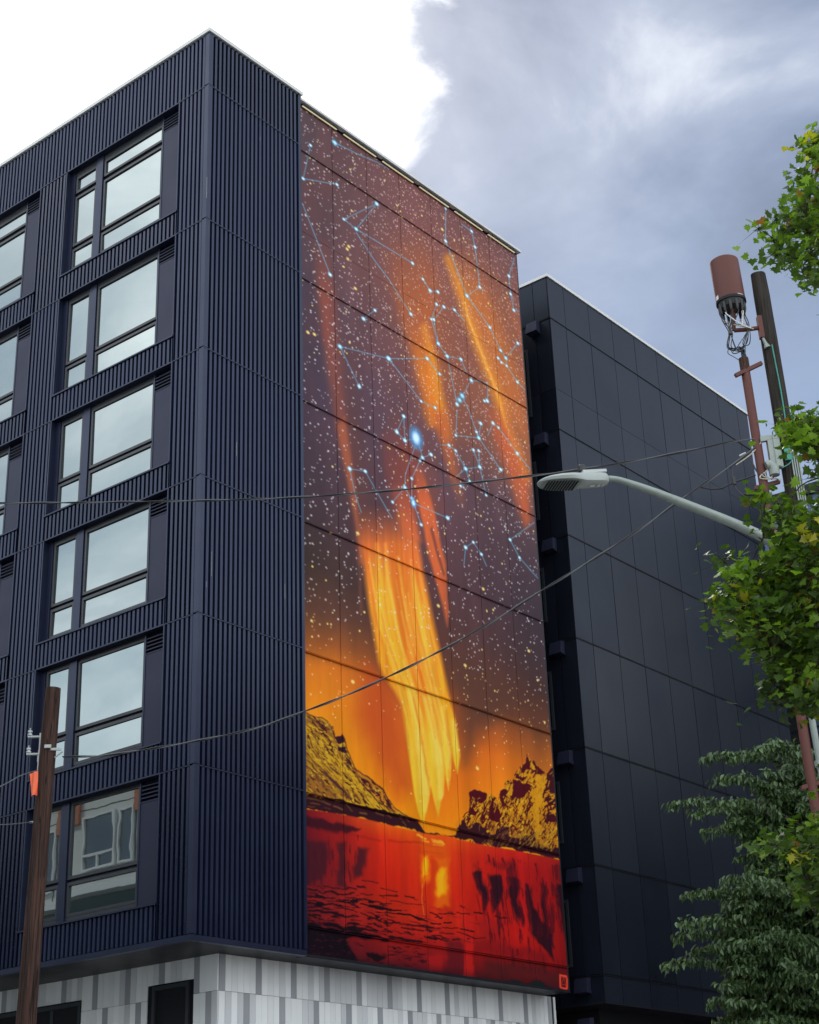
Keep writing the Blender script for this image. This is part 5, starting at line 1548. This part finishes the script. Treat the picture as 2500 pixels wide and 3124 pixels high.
arm.tube([plate_c, plate_c + (arm_end - plate_c) * 0.5 - UPV * 0.01, arm_end], [0.034, 0.034, 0.034], 10)
arm.tube([arm_end, ab_ - aax * 0.10], [0.03, 0.04], 10)
arm.build('bracket_arm', M['rust_red'], ant)
ca = at(2244, 1146, DR - 0.25); cb2 = at(2324, 1108, DR - 0.1)
cx_ = unit(cb2 - ca)
MB().obox((ca + cb2) / 2, cx_, unit(np.cross(cx_, UPV)), unit(np.cross(np.cross(cx_, UPV), cx_)), np.linalg.norm(cb2 - ca) / 2, 0.03, 0.028).build('cross_arm', M['rust_red'], ant)
# feeder cables from the connectors into the pipe
rng = np.random.default_rng(4)
tie = at(2229, 1016, DR - 0.25)
tie2 = at(2283, 1000, DR - 0.25)
for k in range(12):
    c = conn[k]
    left_side = np.dot(c - ab_, side) < 0.05
    tgt = (tie if left_side else tie2) + rng.normal(0, 0.010, 3)
    end = ct + cax * 0.0 + (rng.normal(0, 0.02)) * side + rng.normal(0, 0.02) * view_h
    midp = at(2226 + rng.normal(0, 4), 1062, DR - 0.25) if left_side else at(2281 + rng.normal(0, 6), 1046, DR - 0.25)
    if k % 4 == 1: midp = at(2250 + rng.normal(0, 4), 1062, DR - 0.25)
    pts = smooth_path([c, c - aax * 0.06, tgt, midp + rng.normal(0, 0.012, 3), ct + cax * 0.14 + rng.normal(0, 0.03, 3), end], 6)
    MB().tube(pts, 0.0078, 6).build('feeder_cable', M['black_rubber'], ant)
for k in range(4):
    c = conn[(3 * k + 1) % 12]
    e = at(2258 + 14 * k * 0.6, 992 + 4 * k, DR - 0.28)
    pts = smooth_path([c - aax * 0.01, c - aax * 0.06 + near * 0.02, e + UPV * 0.03, e + side * 0.08], 6)
    MB().tube(pts, 0.010, 6).build('pale_lead', M['pale_cable'] if k % 2 else M['porcelain'], ant)
MB().obox(tie, side, view_h, UPV, 0.028, 0.028, 0.022).build('cable_tie', M['black_rubber'], ant)
pts = smooth_path([at(2240, 1072, DR - .3), at(2232, 1068, DR - .3), at(2238, 1078, DR - .3), at(2254, 1075, DR - .3), at(2272, 1058, DR - .3), at(2281, 1030, DR - .3)], 6)
MB().tube(pts, 0.008, 6).build('spare_loop', M['black_rubber'], ant)
pts = smooth_path([at(2223, 1062, DR - .3), at(2222, 1078, DR - .3), at(2238, 1088, DR - .3), at(2256, 1099, DR - .3)], 6)
MB().tube(pts, 0.0065, 6).build('spare_loop', M['black_rubber'], ant)

# ------------------------------------------------------------------ street lamp
DP = 16.6
lp_top = at(2385, 1668, DP)
lamp = thing('street_lamp', 'grey street lamp with a flat oval head on a long curved arm', 'street lamp', tuple(pole_axis(lp_top, at(2487, 2250, DP))))
pb = pole_axis(lp_top, at(2487, 2250, DP))
pole_top = lp_top + UPV * 0.10
b = MB()
b.tube([pb, pb + UPV * 0.02, pb + UPV * 0.35, pb + UPV * 0.40, pb + (pole_top - pb) * 0.5, pole_top], [0.11, 0.11, 0.10, 0.050, 0.036, 0.032], 16)
b.build('pole_shaft', M['galv'], lamp, smooth=True)
MB().tube([pole_top, pole_top + UPV * 0.05], [0.045, 0.02], 14).build('pole_cap', M['galv'], lamp, smooth=True)
apts = [(2378, 1662, DP), (2249, 1601, 16.42), (2064, 1527, 16.15), (1990, 1498, 16.05), (1925, 1475, 15.97), (1885, 1463, 15.92), (1846, 1459, 15.88)]
aw = [at(*q) for q in apts]
path = smooth_path(aw, 6)
nn = len(path)
MB().tube(path, [0.062 + (0.034 - 0.062) * min(1, i / (nn * 0.75)) for i in range(nn)], 14).build('arm', M['galv'], lamp, smooth=True)
MB().tube([lp_top - UPV * 0.06, lp_top + UPV * 0.06], 0.070, 14).build('arm_clamp', M['galv'], lamp, smooth=True)
for y_ in (2332,):
    q = on_pole(2487, y_, lp_top, pb)
    MB().tube([q - UPV * 0.03, q + UPV * 0.03], 0.052, 14).build('pole_band', M['galv'], lamp, smooth=True)
h1 = at(1852, 1462, 15.88); h0 = at(1640, 1473, 15.62)
hx = unit(h0 - h1); hl = np.linalg.norm(h0 - h1)
hy = unit(np.cross(UPV, hx)); hz = np.cross(hx, hy)
#   s along the head, half width, top, bottom
sec = [(0.0, 0.055, 0.050, -0.055), (0.03, 0.085, 0.060, -0.062), (0.10, 0.105, 0.066, -0.066), (0.24, 0.118, 0.070, -0.066), (0.36, 0.130, 0.066, -0.062), (0.42, 0.150, 0.052, -0.055), (0.55, 0.175, 0.048, -0.044), (0.70, 0.176, 0.042, -0.040), (0.84, 0.155, 0.032, -0.034), (0.93, 0.115, 0.022, -0.026), (0.98, 0.065, 0.012, -0.016), (1.0, 0.02, 0.004, -0.008)]
v, f = [], []
K = 12
for s_, w_, t_, b_ in sec:
    c = h1 + hx * hl * s_
    for j in range(K):
        q = 2 * math.pi * j / K
        cy_, sz_ = math.cos(q), math.sin(q)
        yy = math.copysign(abs(cy_) ** 0.6, cy_) * w_
        zz = (t_ * abs(sz_) ** 0.7) if sz_ >= 0 else (b_ * abs(sz_) ** 0.45)
        v.append(c + hy * yy + hz * zz)
for i in range(len(sec) - 1):
    for j in range(K):
        f.append((i * K + j, i * K + (j + 1) % K, (i + 1) * K + (j + 1) % K, (i + 1) * K + j))
f.append(tuple(range(K - 1, -1, -1))); f.append(tuple((len(sec) - 1) * K + j for j in range(K)))
head = MB().add(v, f).build('lamp_head', M['lamp_grey'], lamp, smooth=True)
hb = MB()
hb.obox(h1 + hx * hl * 0.19 + hz * 0.072, hx, hy, hz, hl * 0.17, 0.085, 0.016)
hb.build('driver_cover', M['white_metal'], head)
ld = MB(); v = []; f = []
for i, s_ in enumerate(np.linspace(0.42, 0.95, 12)):
    w_ = np.interp(s_, [x[0] for x in sec], [x[1] for x in sec]) * 0.80
    bb_ = np.interp(s_, [x[0] for x in sec], [x[3] for x in sec]) - 0.004
    c = h1 + hx * hl * s_ + hz * bb_
    v += [c - hy * w_, c + hy * w_]
    if i: f.append((2 * i - 2, 2 * i, 2 * i + 1, 2 * i - 1))
ld.add(v, f).build('lens', M['galv'], head)
dots = MB()
for s_ in np.linspace(0.48, 0.88, 11):
    w_ = np.interp(s_, [x[0] for x in sec], [x[1] for x in sec]) * 0.66
    bb_ = np.interp(s_, [x[0] for x in sec], [x[3] for x in sec]) - 0.008
    for t in np.linspace(-1, 1, 8):
        dots.obox(h1 + hx * hl * s_ + hy * w_ * t + hz * bb_, hx, hy, hz, 0.009, 0.011, 0.004)
tag(dots.build('led_grid', M['black_trim'], head), kind='stuff')
pcq = h1 + hx * hl * 0.34 + hz * 0.07
MB().tube([pcq, pcq + UPV * 0.035], 0.03, 12).build('photocell_base', M['black_rubber'], lamp, smooth=True)
MB().tube([pcq + UPV * 0.035, pcq + UPV * 0.10, pcq + UPV * 0.108], [0.042, 0.044, 0.036], 16).build('photocell', M['black_rubber'], lamp, smooth=True)
mk = MB()
for (s0, s1, z_) in ((0.20, 0.26, 0.0), (0.12, 0.155, 0.0), (0.07, 0.09, 0.0)):
    mk.obox(h1 + hx * hl * (s0 + s1) / 2 - hz * 0.072, hx, hy, hz, hl * (s1 - s0) / 2, 0.02, 0.002)
mk.build('marking', M['label'], head)

# ------------------------------------------------------------------ overhead wires
def wire_between(pxs, A, B, name, label, rad, mats, twist=0.0):
    """a sagging wire in the vertical plane through A and B, following the photo pixels"""
    nrm = unit(np.cross(B - A, UPV))
    pts = [on_plane(x, y, A, nrm) for x, y in pxs]
    path = smooth_path(pts, 10)
    if not twist:
        o = MB().tube(path, rad, 6).build(name, mats[0])
        return tag(o, label, 'wire', 'overhead cables')
    o = thing(name, label, 'wire', tuple(path[0]), 'overhead cables')
    L = np.concatenate([[0], np.cumsum([np.linalg.norm(q - p) for p, q in zip(path, path[1:])])])
    fine = np.arange(0, L[-1], 0.12)
    P = np.stack([np.interp(fine, L, [p[i] for p in path]) for i in range(3)], 1)
    d = unit(B - A); e = unit(np.cross(d, UPV)); g = np.cross(e, d)
    for k, mt in enumerate(mats):
        q = fine / twist * 2 * math.pi + 2 * math.pi * k / len(mats)
        Q = P + rad * 1.05 * (np.cos(q)[:, None] * e + np.sin(q)[:, None] * g)
        MB().tube(list(Q), rad, 6).build('strand', mt, o, smooth=True)
    return o


clampR = rp(1340) - side * 0.36 + near * 0.10
w1_end = on_plane(2322, 1338, clampR, unit(np.cross(side, UPV)))
far_left = at(-500, 1535, 27.0)
wire_between([(-500, 1536), (0, 1535), (400, 1531), (850, 1520), (1236, 1493), (1653, 1448), (1796, 1428), (1964, 1401), (2120, 1371), (2254, 1344), (2322, 1338)], far_left, w1_end, 'overhead_cable', 'upper twisted black cable crossing the mural behind the lamp head', 0.0095, (M['black_rubber'], M['grey_cable']), 1.5)
w2_a = at(192, 2309, DL - 0.1)
wire_between([(192, 2309), (250, 2308), (307, 2306), (417, 2291), (591, 2262), (783, 2221), (935, 2168), (1043, 2127), (1168, 2072), (1293, 2012), (1466, 1918), (1565, 1858), (1646, 1806), (1750, 1743), (1825, 1697), (1964, 1607), (2051, 1544), (2138, 1483), (2230, 1422), (2290, 1378), (2322, 1345)], w2_a, w1_end, 'overhead_cable', 'lower sagging twisted cable from the bare brown pole to the antenna pole', 0.0095, (M['black_rubber'], M['grey_cable']), 1.3)
near_l = at(-600, 2640, 21.0)
fl_a = on_pole(112, 2350, lt, lb) - side * 0.11
wire_between([(-600, 2650), (-250, 2515), (0, 2400), (60, 2368), (113, 2350)], near_l, fl_a, 'overhead_cable', 'thin wire with the orange flag, leaving the brown pole to the left', 0.009, (M['grey_cable'],))
near_l2 = at(-600, 2560, 21.0)
fl_b = on_pole(100, 2508, lt, lb) - side * 0.15
wire_between([(-600, 2535), (-250, 2522), (0, 2516), (50, 2513), (98, 2508)], near_l2, fl_b, 'overhead_cable', 'thin wire fixed to the brown pole below the orange flag', 0.008, (M['grey_cable'],))
# service drops beside the red pipe
sd = lambda *pp: smooth_path([at(x, y, DR - 0.2) for x, y in pp], 6)
o = MB()
o.tube(sd((2136, 1486), (2170, 1492), (2200, 1490), (2224, 1479), (2245, 1470), (2275, 1460), (2306, 1449)), 0.013, 6)
tag(o.build('service_cable', M['black_rubber']), 'short black service cable from the sagging wire to the red pipe', 'wire')
o = thing('service_cable', 'looped black cable with splices hanging left of the red pipe', 'wire', tuple(at(2228, 1424, DR - 0.2)))
MB().tube(sd((2226, 1422), (2234, 1434), (2236, 1452), (2240, 1474), (2250, 1495), (2272, 1512), (2300, 1520), (2318, 1513)), 0.010, 6).build('strand', M['black_rubber'], o)
MB().tube(sd((2238, 1456), (2240, 1466), (2242, 1478)), 0.030, 8).build('splice', M['black_rubber'], o)
MB().tube(sd((2272, 1507), (2290, 1509), (2312, 1508)), 0.020, 8).build('splice', M['black_rubber'], o)
MB().tube(sd((2238, 1470), (2246, 1490), (2262, 1508), (2284, 1518)), 0.010, 6).build('strand', M['black_rubber'], o)
o = MB().tube(sd((2246, 1418), (2270, 1402), (2298, 1380), (2322, 1350)), 0.009, 6)
tag(o.build('service_cable', M['pale_cable']), 'pale cable tail lying along the sagging wire at the antenna pole', 'wire')
o = MB().tube(sd((2257, 1391), (2266, 1386), (2276, 1382)), 0.016, 8)
tag(o.build('wire_grip', M['white_metal']), 'small white grip on the sagging wire left of the red pipe', 'wire grip')
o = MB().tube(sd((2292, 1404), (2300, 1420), (2308, 1436), (2316, 1446)), 0.012, 6)
tag(o.build('service_cable', M['black_rubber']), 'short stiff black cable stub against the red pipe', 'wire')

# orange warning flag on the wire
fa = at(91, 2360, DL - 0.2); fb = at(116, 2352, DL - 0.2)
v, f = [], []
nu, nv = 9, 14
dn = unit(at(94, 2431, DL - 0.2) - fa); ln = np.linalg.norm(at(96, 2431, DL - 0.2) - fa)
for j in range(nv):
    t = j / (nv - 1)
    for i in range(nu):
        s_ = i / (nu - 1)
        wdt = 1 - 0.28 * t
        p = fa + (fb - fa) * (s_ * wdt + 0.10 * t) + dn * ln * t + view_h * (0.022 * math.sin(s_ * 7 + t * 3) + 0.02 * t * math.sin(3 * s_)) + UPV * 0.02 * math.sin(4 * s_) * t
        v.append(p)
for j in range(nv - 1):
    for i in range(nu - 1):
        f.append((j * nu + i, j * nu + i + 1, (j + 1) * nu + i + 1, (j + 1) * nu + i))
v2 = [p + view_h * 0.004 for p in v]
kk = len(v)
f += [(d + kk, c + kk, b_ + kk, a + kk) for a, b_, c, d in f]
tag(MB().add(v + v2, f).build('warning_flag', M['flag'], smooth=True), 'bright orange cloth flag hanging on the wire at the brown pole', 'flag')
# ------------------------------------------------------------------ trees
def leaf_cloud(P, T_, N_, S, shape, cols, rng, fold=0.25, droop=0.0):
    """P positions, T_ leaf directions, N_ normals, S sizes; shape = (u, v) outline fan points (first is the base)"""
    n = len(P)
    B_ = np.cross(N_, T_)
    sh = np.array(shape, float)
    m_ = len(sh)
    V = np.empty((n, m_, 3))
    for k in range(m_):
        u, w = sh[k]
        zoff = fold * abs(w) - droop * u * u
        V[:, k] = P + S[:, None] * (T_ * u + B_ * w + N_ * zoff)
    tri = np.array([(0, k, k + 1) for k in range(1, m_ - 1)])
    F = (np.arange(n)[:, None, None] * m_ + tri[None]).reshape(-1, 3)
    C_ = np.repeat(cols[:, None, :], m_, 1).reshape(-1, 3)
    return V.reshape(-1, 3), F, C_


def rand_unit(rng, n):
    v = rng.normal(size=(n, 3)); return v / np.linalg.norm(v, axis=1, keepdims=True)


def in_poly(px_, py_, poly_):
    ins = np.zeros(px_.shape, bool)
    for k in range(len(poly_)):
        a, b = poly_[k], poly_[(k + 1) % len(poly_)]
        if a[1] != b[1]:
            ins ^= ((a[1] > py_) != (b[1] > py_)) & (px_ < (b[0] - a[0]) * (py_ - a[1]) / (b[1] - a[1]) + a[0])
    return ins


def seg_dist(x, y, a, b):
    vx, vy = b[0] - a[0], b[1] - a[1]
    t = max(0, min(1, ((x - a[0]) * vx + (y - a[1]) * vy) / (vx * vx + vy * vy + 1e-9)))
    return math.hypot(x - a[0] - t * vx, y - a[1] - t * vy)


# ---- maple at the right edge, trunk just outside the frame
rng = np.random.default_rng(17)
DM = 11.6
mt_top = at(3080, 900, DM + 0.6)
mbase = np.array([mt_top[0], mt_top[1], 0.13])
maple = thing('maple_tree', 'maple with yellowing green lobed leaves reaching in from the right edge', 'tree', tuple(mbase))
regions = [
    ([(2560, 365), (2505, 360), (2452, 395), (2440, 470), (2420, 520), (2400, 580), (2396, 640), (2350, 668), (2298, 684), (2296, 712), (2332, 760), (2318, 798), (2350, 806), (2385, 838), (2420, 800), (2446, 838), (2478, 884), (2500, 860), (2560, 900)], 66),
    ([(2560, 1262), (2500, 1275), (2450, 1262), (2400, 1285), (2372, 1318), (2378, 1350), (2410, 1345), (2440, 1330), (2462, 1392), (2500, 1380), (2560, 1390)], 46),
    ([(2560, 1420), (2500, 1432), (2478, 1470), (2490, 1560), (2440, 1545), (2380, 1500), (2330, 1490), (2312, 1520), (2350, 1560), (2345, 1605), (2400, 1640), (2372, 1690), (2290, 1662), (2262, 1690), (2196, 1690), (2190, 1722), (2246, 1770), (2170, 1812), (2172, 1868), (2238, 1905), (2240, 1962), (2290, 1950), (2300, 2000), (2290, 2040), (2350, 2050), (2312, 2092), (2340, 2150), (2372, 2200), (2420, 2150), (2460, 2190), (2560, 2210)], 330),
    ([(2560, 2440), (2490, 2452), (2452, 2505), (2455, 2545), (2380, 2572), (2340, 2575), (2352, 2600), (2405, 2640), (2440, 2690), (2452, 2742), (2500, 2805), (2560, 2810)], 60),
]
centres = []
for poly_, cnt in regions:
    xs_ = [p[0] for p in poly_]; ys_ = [p[1] for p in poly_]
    got = 0
    while got < cnt:
        x_, y_ = rng.uniform(min(xs_), max(xs_)), rng.uniform(min(ys_), max(ys_))
        if in_poly(np.array([x_]), np.array([y_]), poly_)[0]:
            edge_d = min(seg_dist(x_, y_, a, b) for a, b in zip(poly_, poly_[1:] + poly_[:1]))
            if edge_d < 24 and rng.random() < 0.8: continue
            dd = DM + rng.normal(0, 0.35) + 0.5 * rng.random() * min(1, edge_d / 150)
            centres.append((at(x_, y_, dd), 1.0)); got += 1
# the rest of the crown, outside the picture
cc_ = at(3080, 1450, DM + 0.4)
k = 0
while k < 420:
    q = rand_unit(rng, 1)[0] * (0.55 + 0.45 * rng.random())
    p = cc_ + q * np.array([2.7, 2.7, 3.6])
    px_, py_ = project(p)
    if px_ < 2540 or p[2] < 3.0: continue
    centres.append((p, 1.0)); k += 1
P, T_, N_, S, Cc, twigs, PET = [], [], [], [], [], [], []
for c, w_ in centres:
    nl = rng.integers(11, 21)
    off = rng.normal(size=(nl, 3)) * np.array([0.10, 0.10, 0.05]) * rng.uniform(0.6, 1.15)
    pp = c + off
    lean = rng.normal(size=3) * 0.25
    r_ = rng.random()
    if r_ < 0.05: base_c = np.array((0.30, 0.28, 0.022))
    elif r_ < 0.42: base_c = np.array((0.145, 0.245, 0.026))
    else: base_c = np.array((0.058, 0.105, 0.020))
    for i in range(nl):
        t = rng.normal(size=3) * np.array([1, 1, 0.45]) + np.array([0, 0, -0.35]); t /= np.linalg.norm(t)
        nrm = np.array([0, 0, 1.0]) + lean + rng.normal(size=3) * 0.36
        nrm -= t * np.dot(nrm, t); nrm /= np.linalg.norm(nrm)
        P.append(pp[i]); T_.append(t); N_.append(nrm); S.append(rng.uniform(0.030, 0.060))
        sd_ = np.cross(pp[i] - c, (0.3, 0.5, 0.8)); sd_ = sd_ / (np.linalg.norm(sd_) + 1e-9) * 0.0022
        PET += [c - sd_, c + sd_, pp[i]]
        cl_ = base_c * rng.uniform(0.75, 1.2)
        if rng.random() < 0.012: cl_ = np.array((0.20, 0.09, 0.03))
        Cc.append(cl_)
    twigs.append(c)
maple_shape = [(0.0, 0.0), (-0.18, 0.42), (0.10, 0.46), (0.18, 0.95), (0.42, 0.62), (0.60, 0.86), (0.74, 0.40), (1.22, 0.0), (0.74, -0.40), (0.60, -0.86), (0.42, -0.62), (0.18, -0.95), (0.10, -0.46), (-0.18, -0.42)]
V, F, C_ = leaf_cloud(np.array(P), np.array(T_), np.array(N_), np.array(S), maple_shape, np.array(Cc), rng, 0.16, 0.12)
place('crown', fast_mesh('crown', V - mbase, F, M['leaf'], C_), maple, mbase)
pet = fast_mesh('petioles', np.array(PET) - mbase, np.arange(len(PET)).reshape(-1, 3), M['bark'])
tag(place('petioles', pet, maple, mbase), kind='stuff')
tr = MB()
tp = [mbase, mbase + UPV * 1.5, mbase + UPV * 3.5 + side * 0.08, np.array([mbase[0], mbase[1], 0]) + UPV * 6.5, mt_top + UPV * 0.3]
tr.tube(smooth_path(tp, 5), [0.17 - 0.15 * i / 20 for i in range(21)], 12)
tr.build('trunk', M['bark'], maple, smooth=True)
limbs = MB()
targets = [(2420, 700), (2500, 480), (2380, 780), (2430, 1310), (2520, 1450), (2250, 1740), (2230, 1850), (2330, 1640), (2360, 2080), (2420, 2130), (2400, 2600), (2470, 2700), (2330, 1980), (2440, 1880)]
ends = []
for k, (x_, y_) in enumerate(targets):
    e = at(x_, y_, DM + 0.1)
    s_h = max(2.2, e[2] - 1.1)
    s_ = np.array([mbase[0], mbase[1], s_h])
    mid_ = s_ * 0.45 + e * 0.55 + UPV * 0.22
    pth = smooth_path([s_, mid_, e], 7)
    limbs.tube(pth, [0.042 - 0.037 * i / (len(pth) - 1) for i in range(len(pth))], 6)
    ends.append(pth)
allp = np.array([p for pth in ends for p in pth])
for c in twigs:
    px_, py_ = project(c)
    d2_ = np.linalg.norm(allp - c, axis=1); j = int(np.argmin(d2_))
    if d2_[j] > 1.3: continue
    a = allp[j]
    limbs.tube(smooth_path([a, (a + c) / 2 + rng.normal(0, 0.03, 3) + UPV * 0.04, c], 3), [0.0085, 0.0075, 0.0065, 0.0055, 0.0045, 0.004, 0.003], 4, caps=False)
tag(limbs.build('branches', M['bark'], maple), kind='stuff')

# ---- dark drooping tree behind the red pipe
rng = np.random.default_rng(23)
DT = 25.5
tb = at(2560, 2700, DT + 0.8)
tbase = np.array([tb[0], tb[1], 0.13])
dtree = thing('broadleaf_tree', 'dark green tree with drooping leaf sprays at the lower right corner', 'tree', tuple(tbase))
# sprays: root pixel -> tip pixel
SP = [((2400, 2330), (2146, 2316)), ((2420, 2300), (2230, 2322)), ((2440, 2320), (2306, 2274)), ((2450, 2320), (2352, 2256)), ((2480, 2330), (2420, 2274)), ((2500, 2330), (2462, 2296)),
      ((2400, 2420), (2178, 2380)), ((2380, 2430), (2250, 2362)), ((2430, 2400), (2330, 2350)), ((2480, 2400), (2400, 2340)), ((2360, 2490), (2038, 2455)), ((2340, 2500), (2110, 2480)), ((2380, 2480), (2200, 2452)), ((2400, 2500), (2250, 2440)),
      ((2330, 2540), (2145, 2540)), ((2400, 2560), (2230, 2500)), ((2440, 2520), (2320, 2440)), ((2500, 2500), (2390, 2430)), ((2500, 2580), (2330, 2540)), ((2460, 2640), (2250, 2615)), ((2400, 2700), (2205, 2690)), ((2450, 2680), (2300, 2620)),
      ((2330, 2770), (2082, 2728)), ((2380, 2760), (2150, 2720)), ((2420, 2780), (2230, 2730)), ((2460, 2760), (2320, 2690)), ((2500, 2740), (2400, 2660)), ((2320, 2850), (2072, 2816)), ((2300, 2880), (2056, 2858)), ((2380, 2850), (2150, 2800)), ((2430, 2860), (2240, 2790)), ((2480, 2840), (2350, 2760)),
      ((2280, 2960), (2020, 2946)), ((2320, 2940), (2110, 2900)), ((2360, 2950), (2170, 2880)), ((2430, 2940), (2260, 2870)), ((2500, 2920), (2340, 2840)), ((2350, 3030), (2190, 3008)), ((2340, 3080), (2160, 3060)), ((2400, 3020), (2240, 2950)), ((2460, 3040), (2300, 2960)), ((2500, 3020), (2390, 2930)),
      ((2350, 3140), (2172, 3118)), ((2400, 3120), (2230, 3050)), ((2460, 3130), (2300, 3040)), ((2500, 3120), (2380, 3030))]
sprays = []
for (a, b_) in SP:
    d0 = DT + rng.uniform(-0.5, 0.7)
    sprays.append((at(*a, d0 + 0.5), at(*b_, d0)))
tc = at(2600, 2800, DT + 0.9)
for k in range(720):                       # fill the crown's volume
    q = rand_unit(rng, 1)[0]
    if k < 560:
        x_, y_ = rng.uniform(2200, 2560), rng.uniform(2330, 3200)
        if x_ < np.interp(y_, [2330, 2500, 2620, 2700, 2760, 2900, 3000, 3200], [2360, 2210, 2290, 2250, 2190, 2150, 2210, 2230]): continue
        tip = at(x_, y_, DT + rng.uniform(0.1, 1.6))
    else:
        tip = tc + q * np.array([2.6, 2.6, 3.2]) * rng.uniform(0.6, 1.0)
        px_, py_ = project(tip)
        if px_ < 2520 or tip[2] < 2.2: continue
    hub = np.array([tbase[0], tbase[1], tip[2] - 0.25])
    dv = tip - hub; L = np.linalg.norm(dv)
    sprays.append((tip - dv / max(L, .01) * min(L, rng.uniform(0.5, 0.9)), tip))
P, T_, N_, S, Cc = [], [], [], [], []
tw = MB()
for a, b_ in sprays:
    L = np.linalg.norm(b_ - a)
    d = (b_ - a) / L
    nseg = max(6, int(L / 0.026))
    latr = unit(np.cross(d, UPV))
    for i in range(nseg):
        t = (i + rng.random()) / nseg
        c = a + (b_ - a) * t + UPV * (0.10 * math.sin(math.pi * t) * L)
        for s_ in (-1, 1):
            for rep_ in range(2):
                lv = unit(d * rng.uniform(0.0, 0.9) + latr * s_ * rng.uniform(0.1, 1.0) - UPV * rng.uniform(0.35, 1.2) + rng.normal(0, 0.22, 3))
                nrm = UPV * 0.6 + d * 0.4 + rng.normal(0, 0.4, 3); nrm -= lv * np.dot(nrm, lv); nrm = unit(nrm)
                P.append(c + rng.normal(0, 0.035, 3)); T_.append(lv); N_.append(nrm); S.append(rng.uniform(0.085, 0.155))
                Cc.append(np.array((0.075, 0.128, 0.052)) * rng.uniform(0.5, 1.5) + np.array((0.025, 0.03, 0.0)) * (rng.random() < 0.12))
    if rng.random() < 0.8:
        tw.tube(smooth_path([a, (a + b_) / 2 + UPV * 0.10 * L, b_], 4), [0.012 - 0.0095 * i / 8 for i in range(9)], 4, caps=False)
lance = [(0.0, 0.0), (0.30, 0.17), (0.62, 0.16), (1.0, 0.0), (0.62, -0.16), (0.30, -0.17)]
V, F, C_ = leaf_cloud(np.array(P), np.array(T_), np.array(N_), np.array(S), lance, np.array(Cc), rng, 0.35, 0.22)
place('crown', fast_mesh('crown', V - tbase, F, M['leaf_dark'], C_), dtree, tbase)
tag(tw.build('branches', M['bark'], dtree), kind='stuff')
tr = MB()
ttop = np.array([tbase[0], tbase[1], at(2500, 2290, DT)[2]])
tr.tube(smooth_path([tbase, tbase + UPV * 2 + side * 0.05, tbase + UPV * 5 - side * 0.05, ttop], 5), [0.16 - 0.14 * i / 15 for i in range(16)], 12)
for k in range(46):
    tipp = sprays[k][0]
    s_ = np.array([tbase[0], tbase[1], max(1.6, tipp[2] - 0.7)])
    pth = smooth_path([s_, (s_ + tipp) / 2 + UPV * 0.12, tipp], 4)
    tr.tube(pth, [0.035 - 0.025 * i / (len(pth) - 1) for i in range(len(pth))], 5)
tr.build('trunk', M['bark'], dtree, smooth=True)
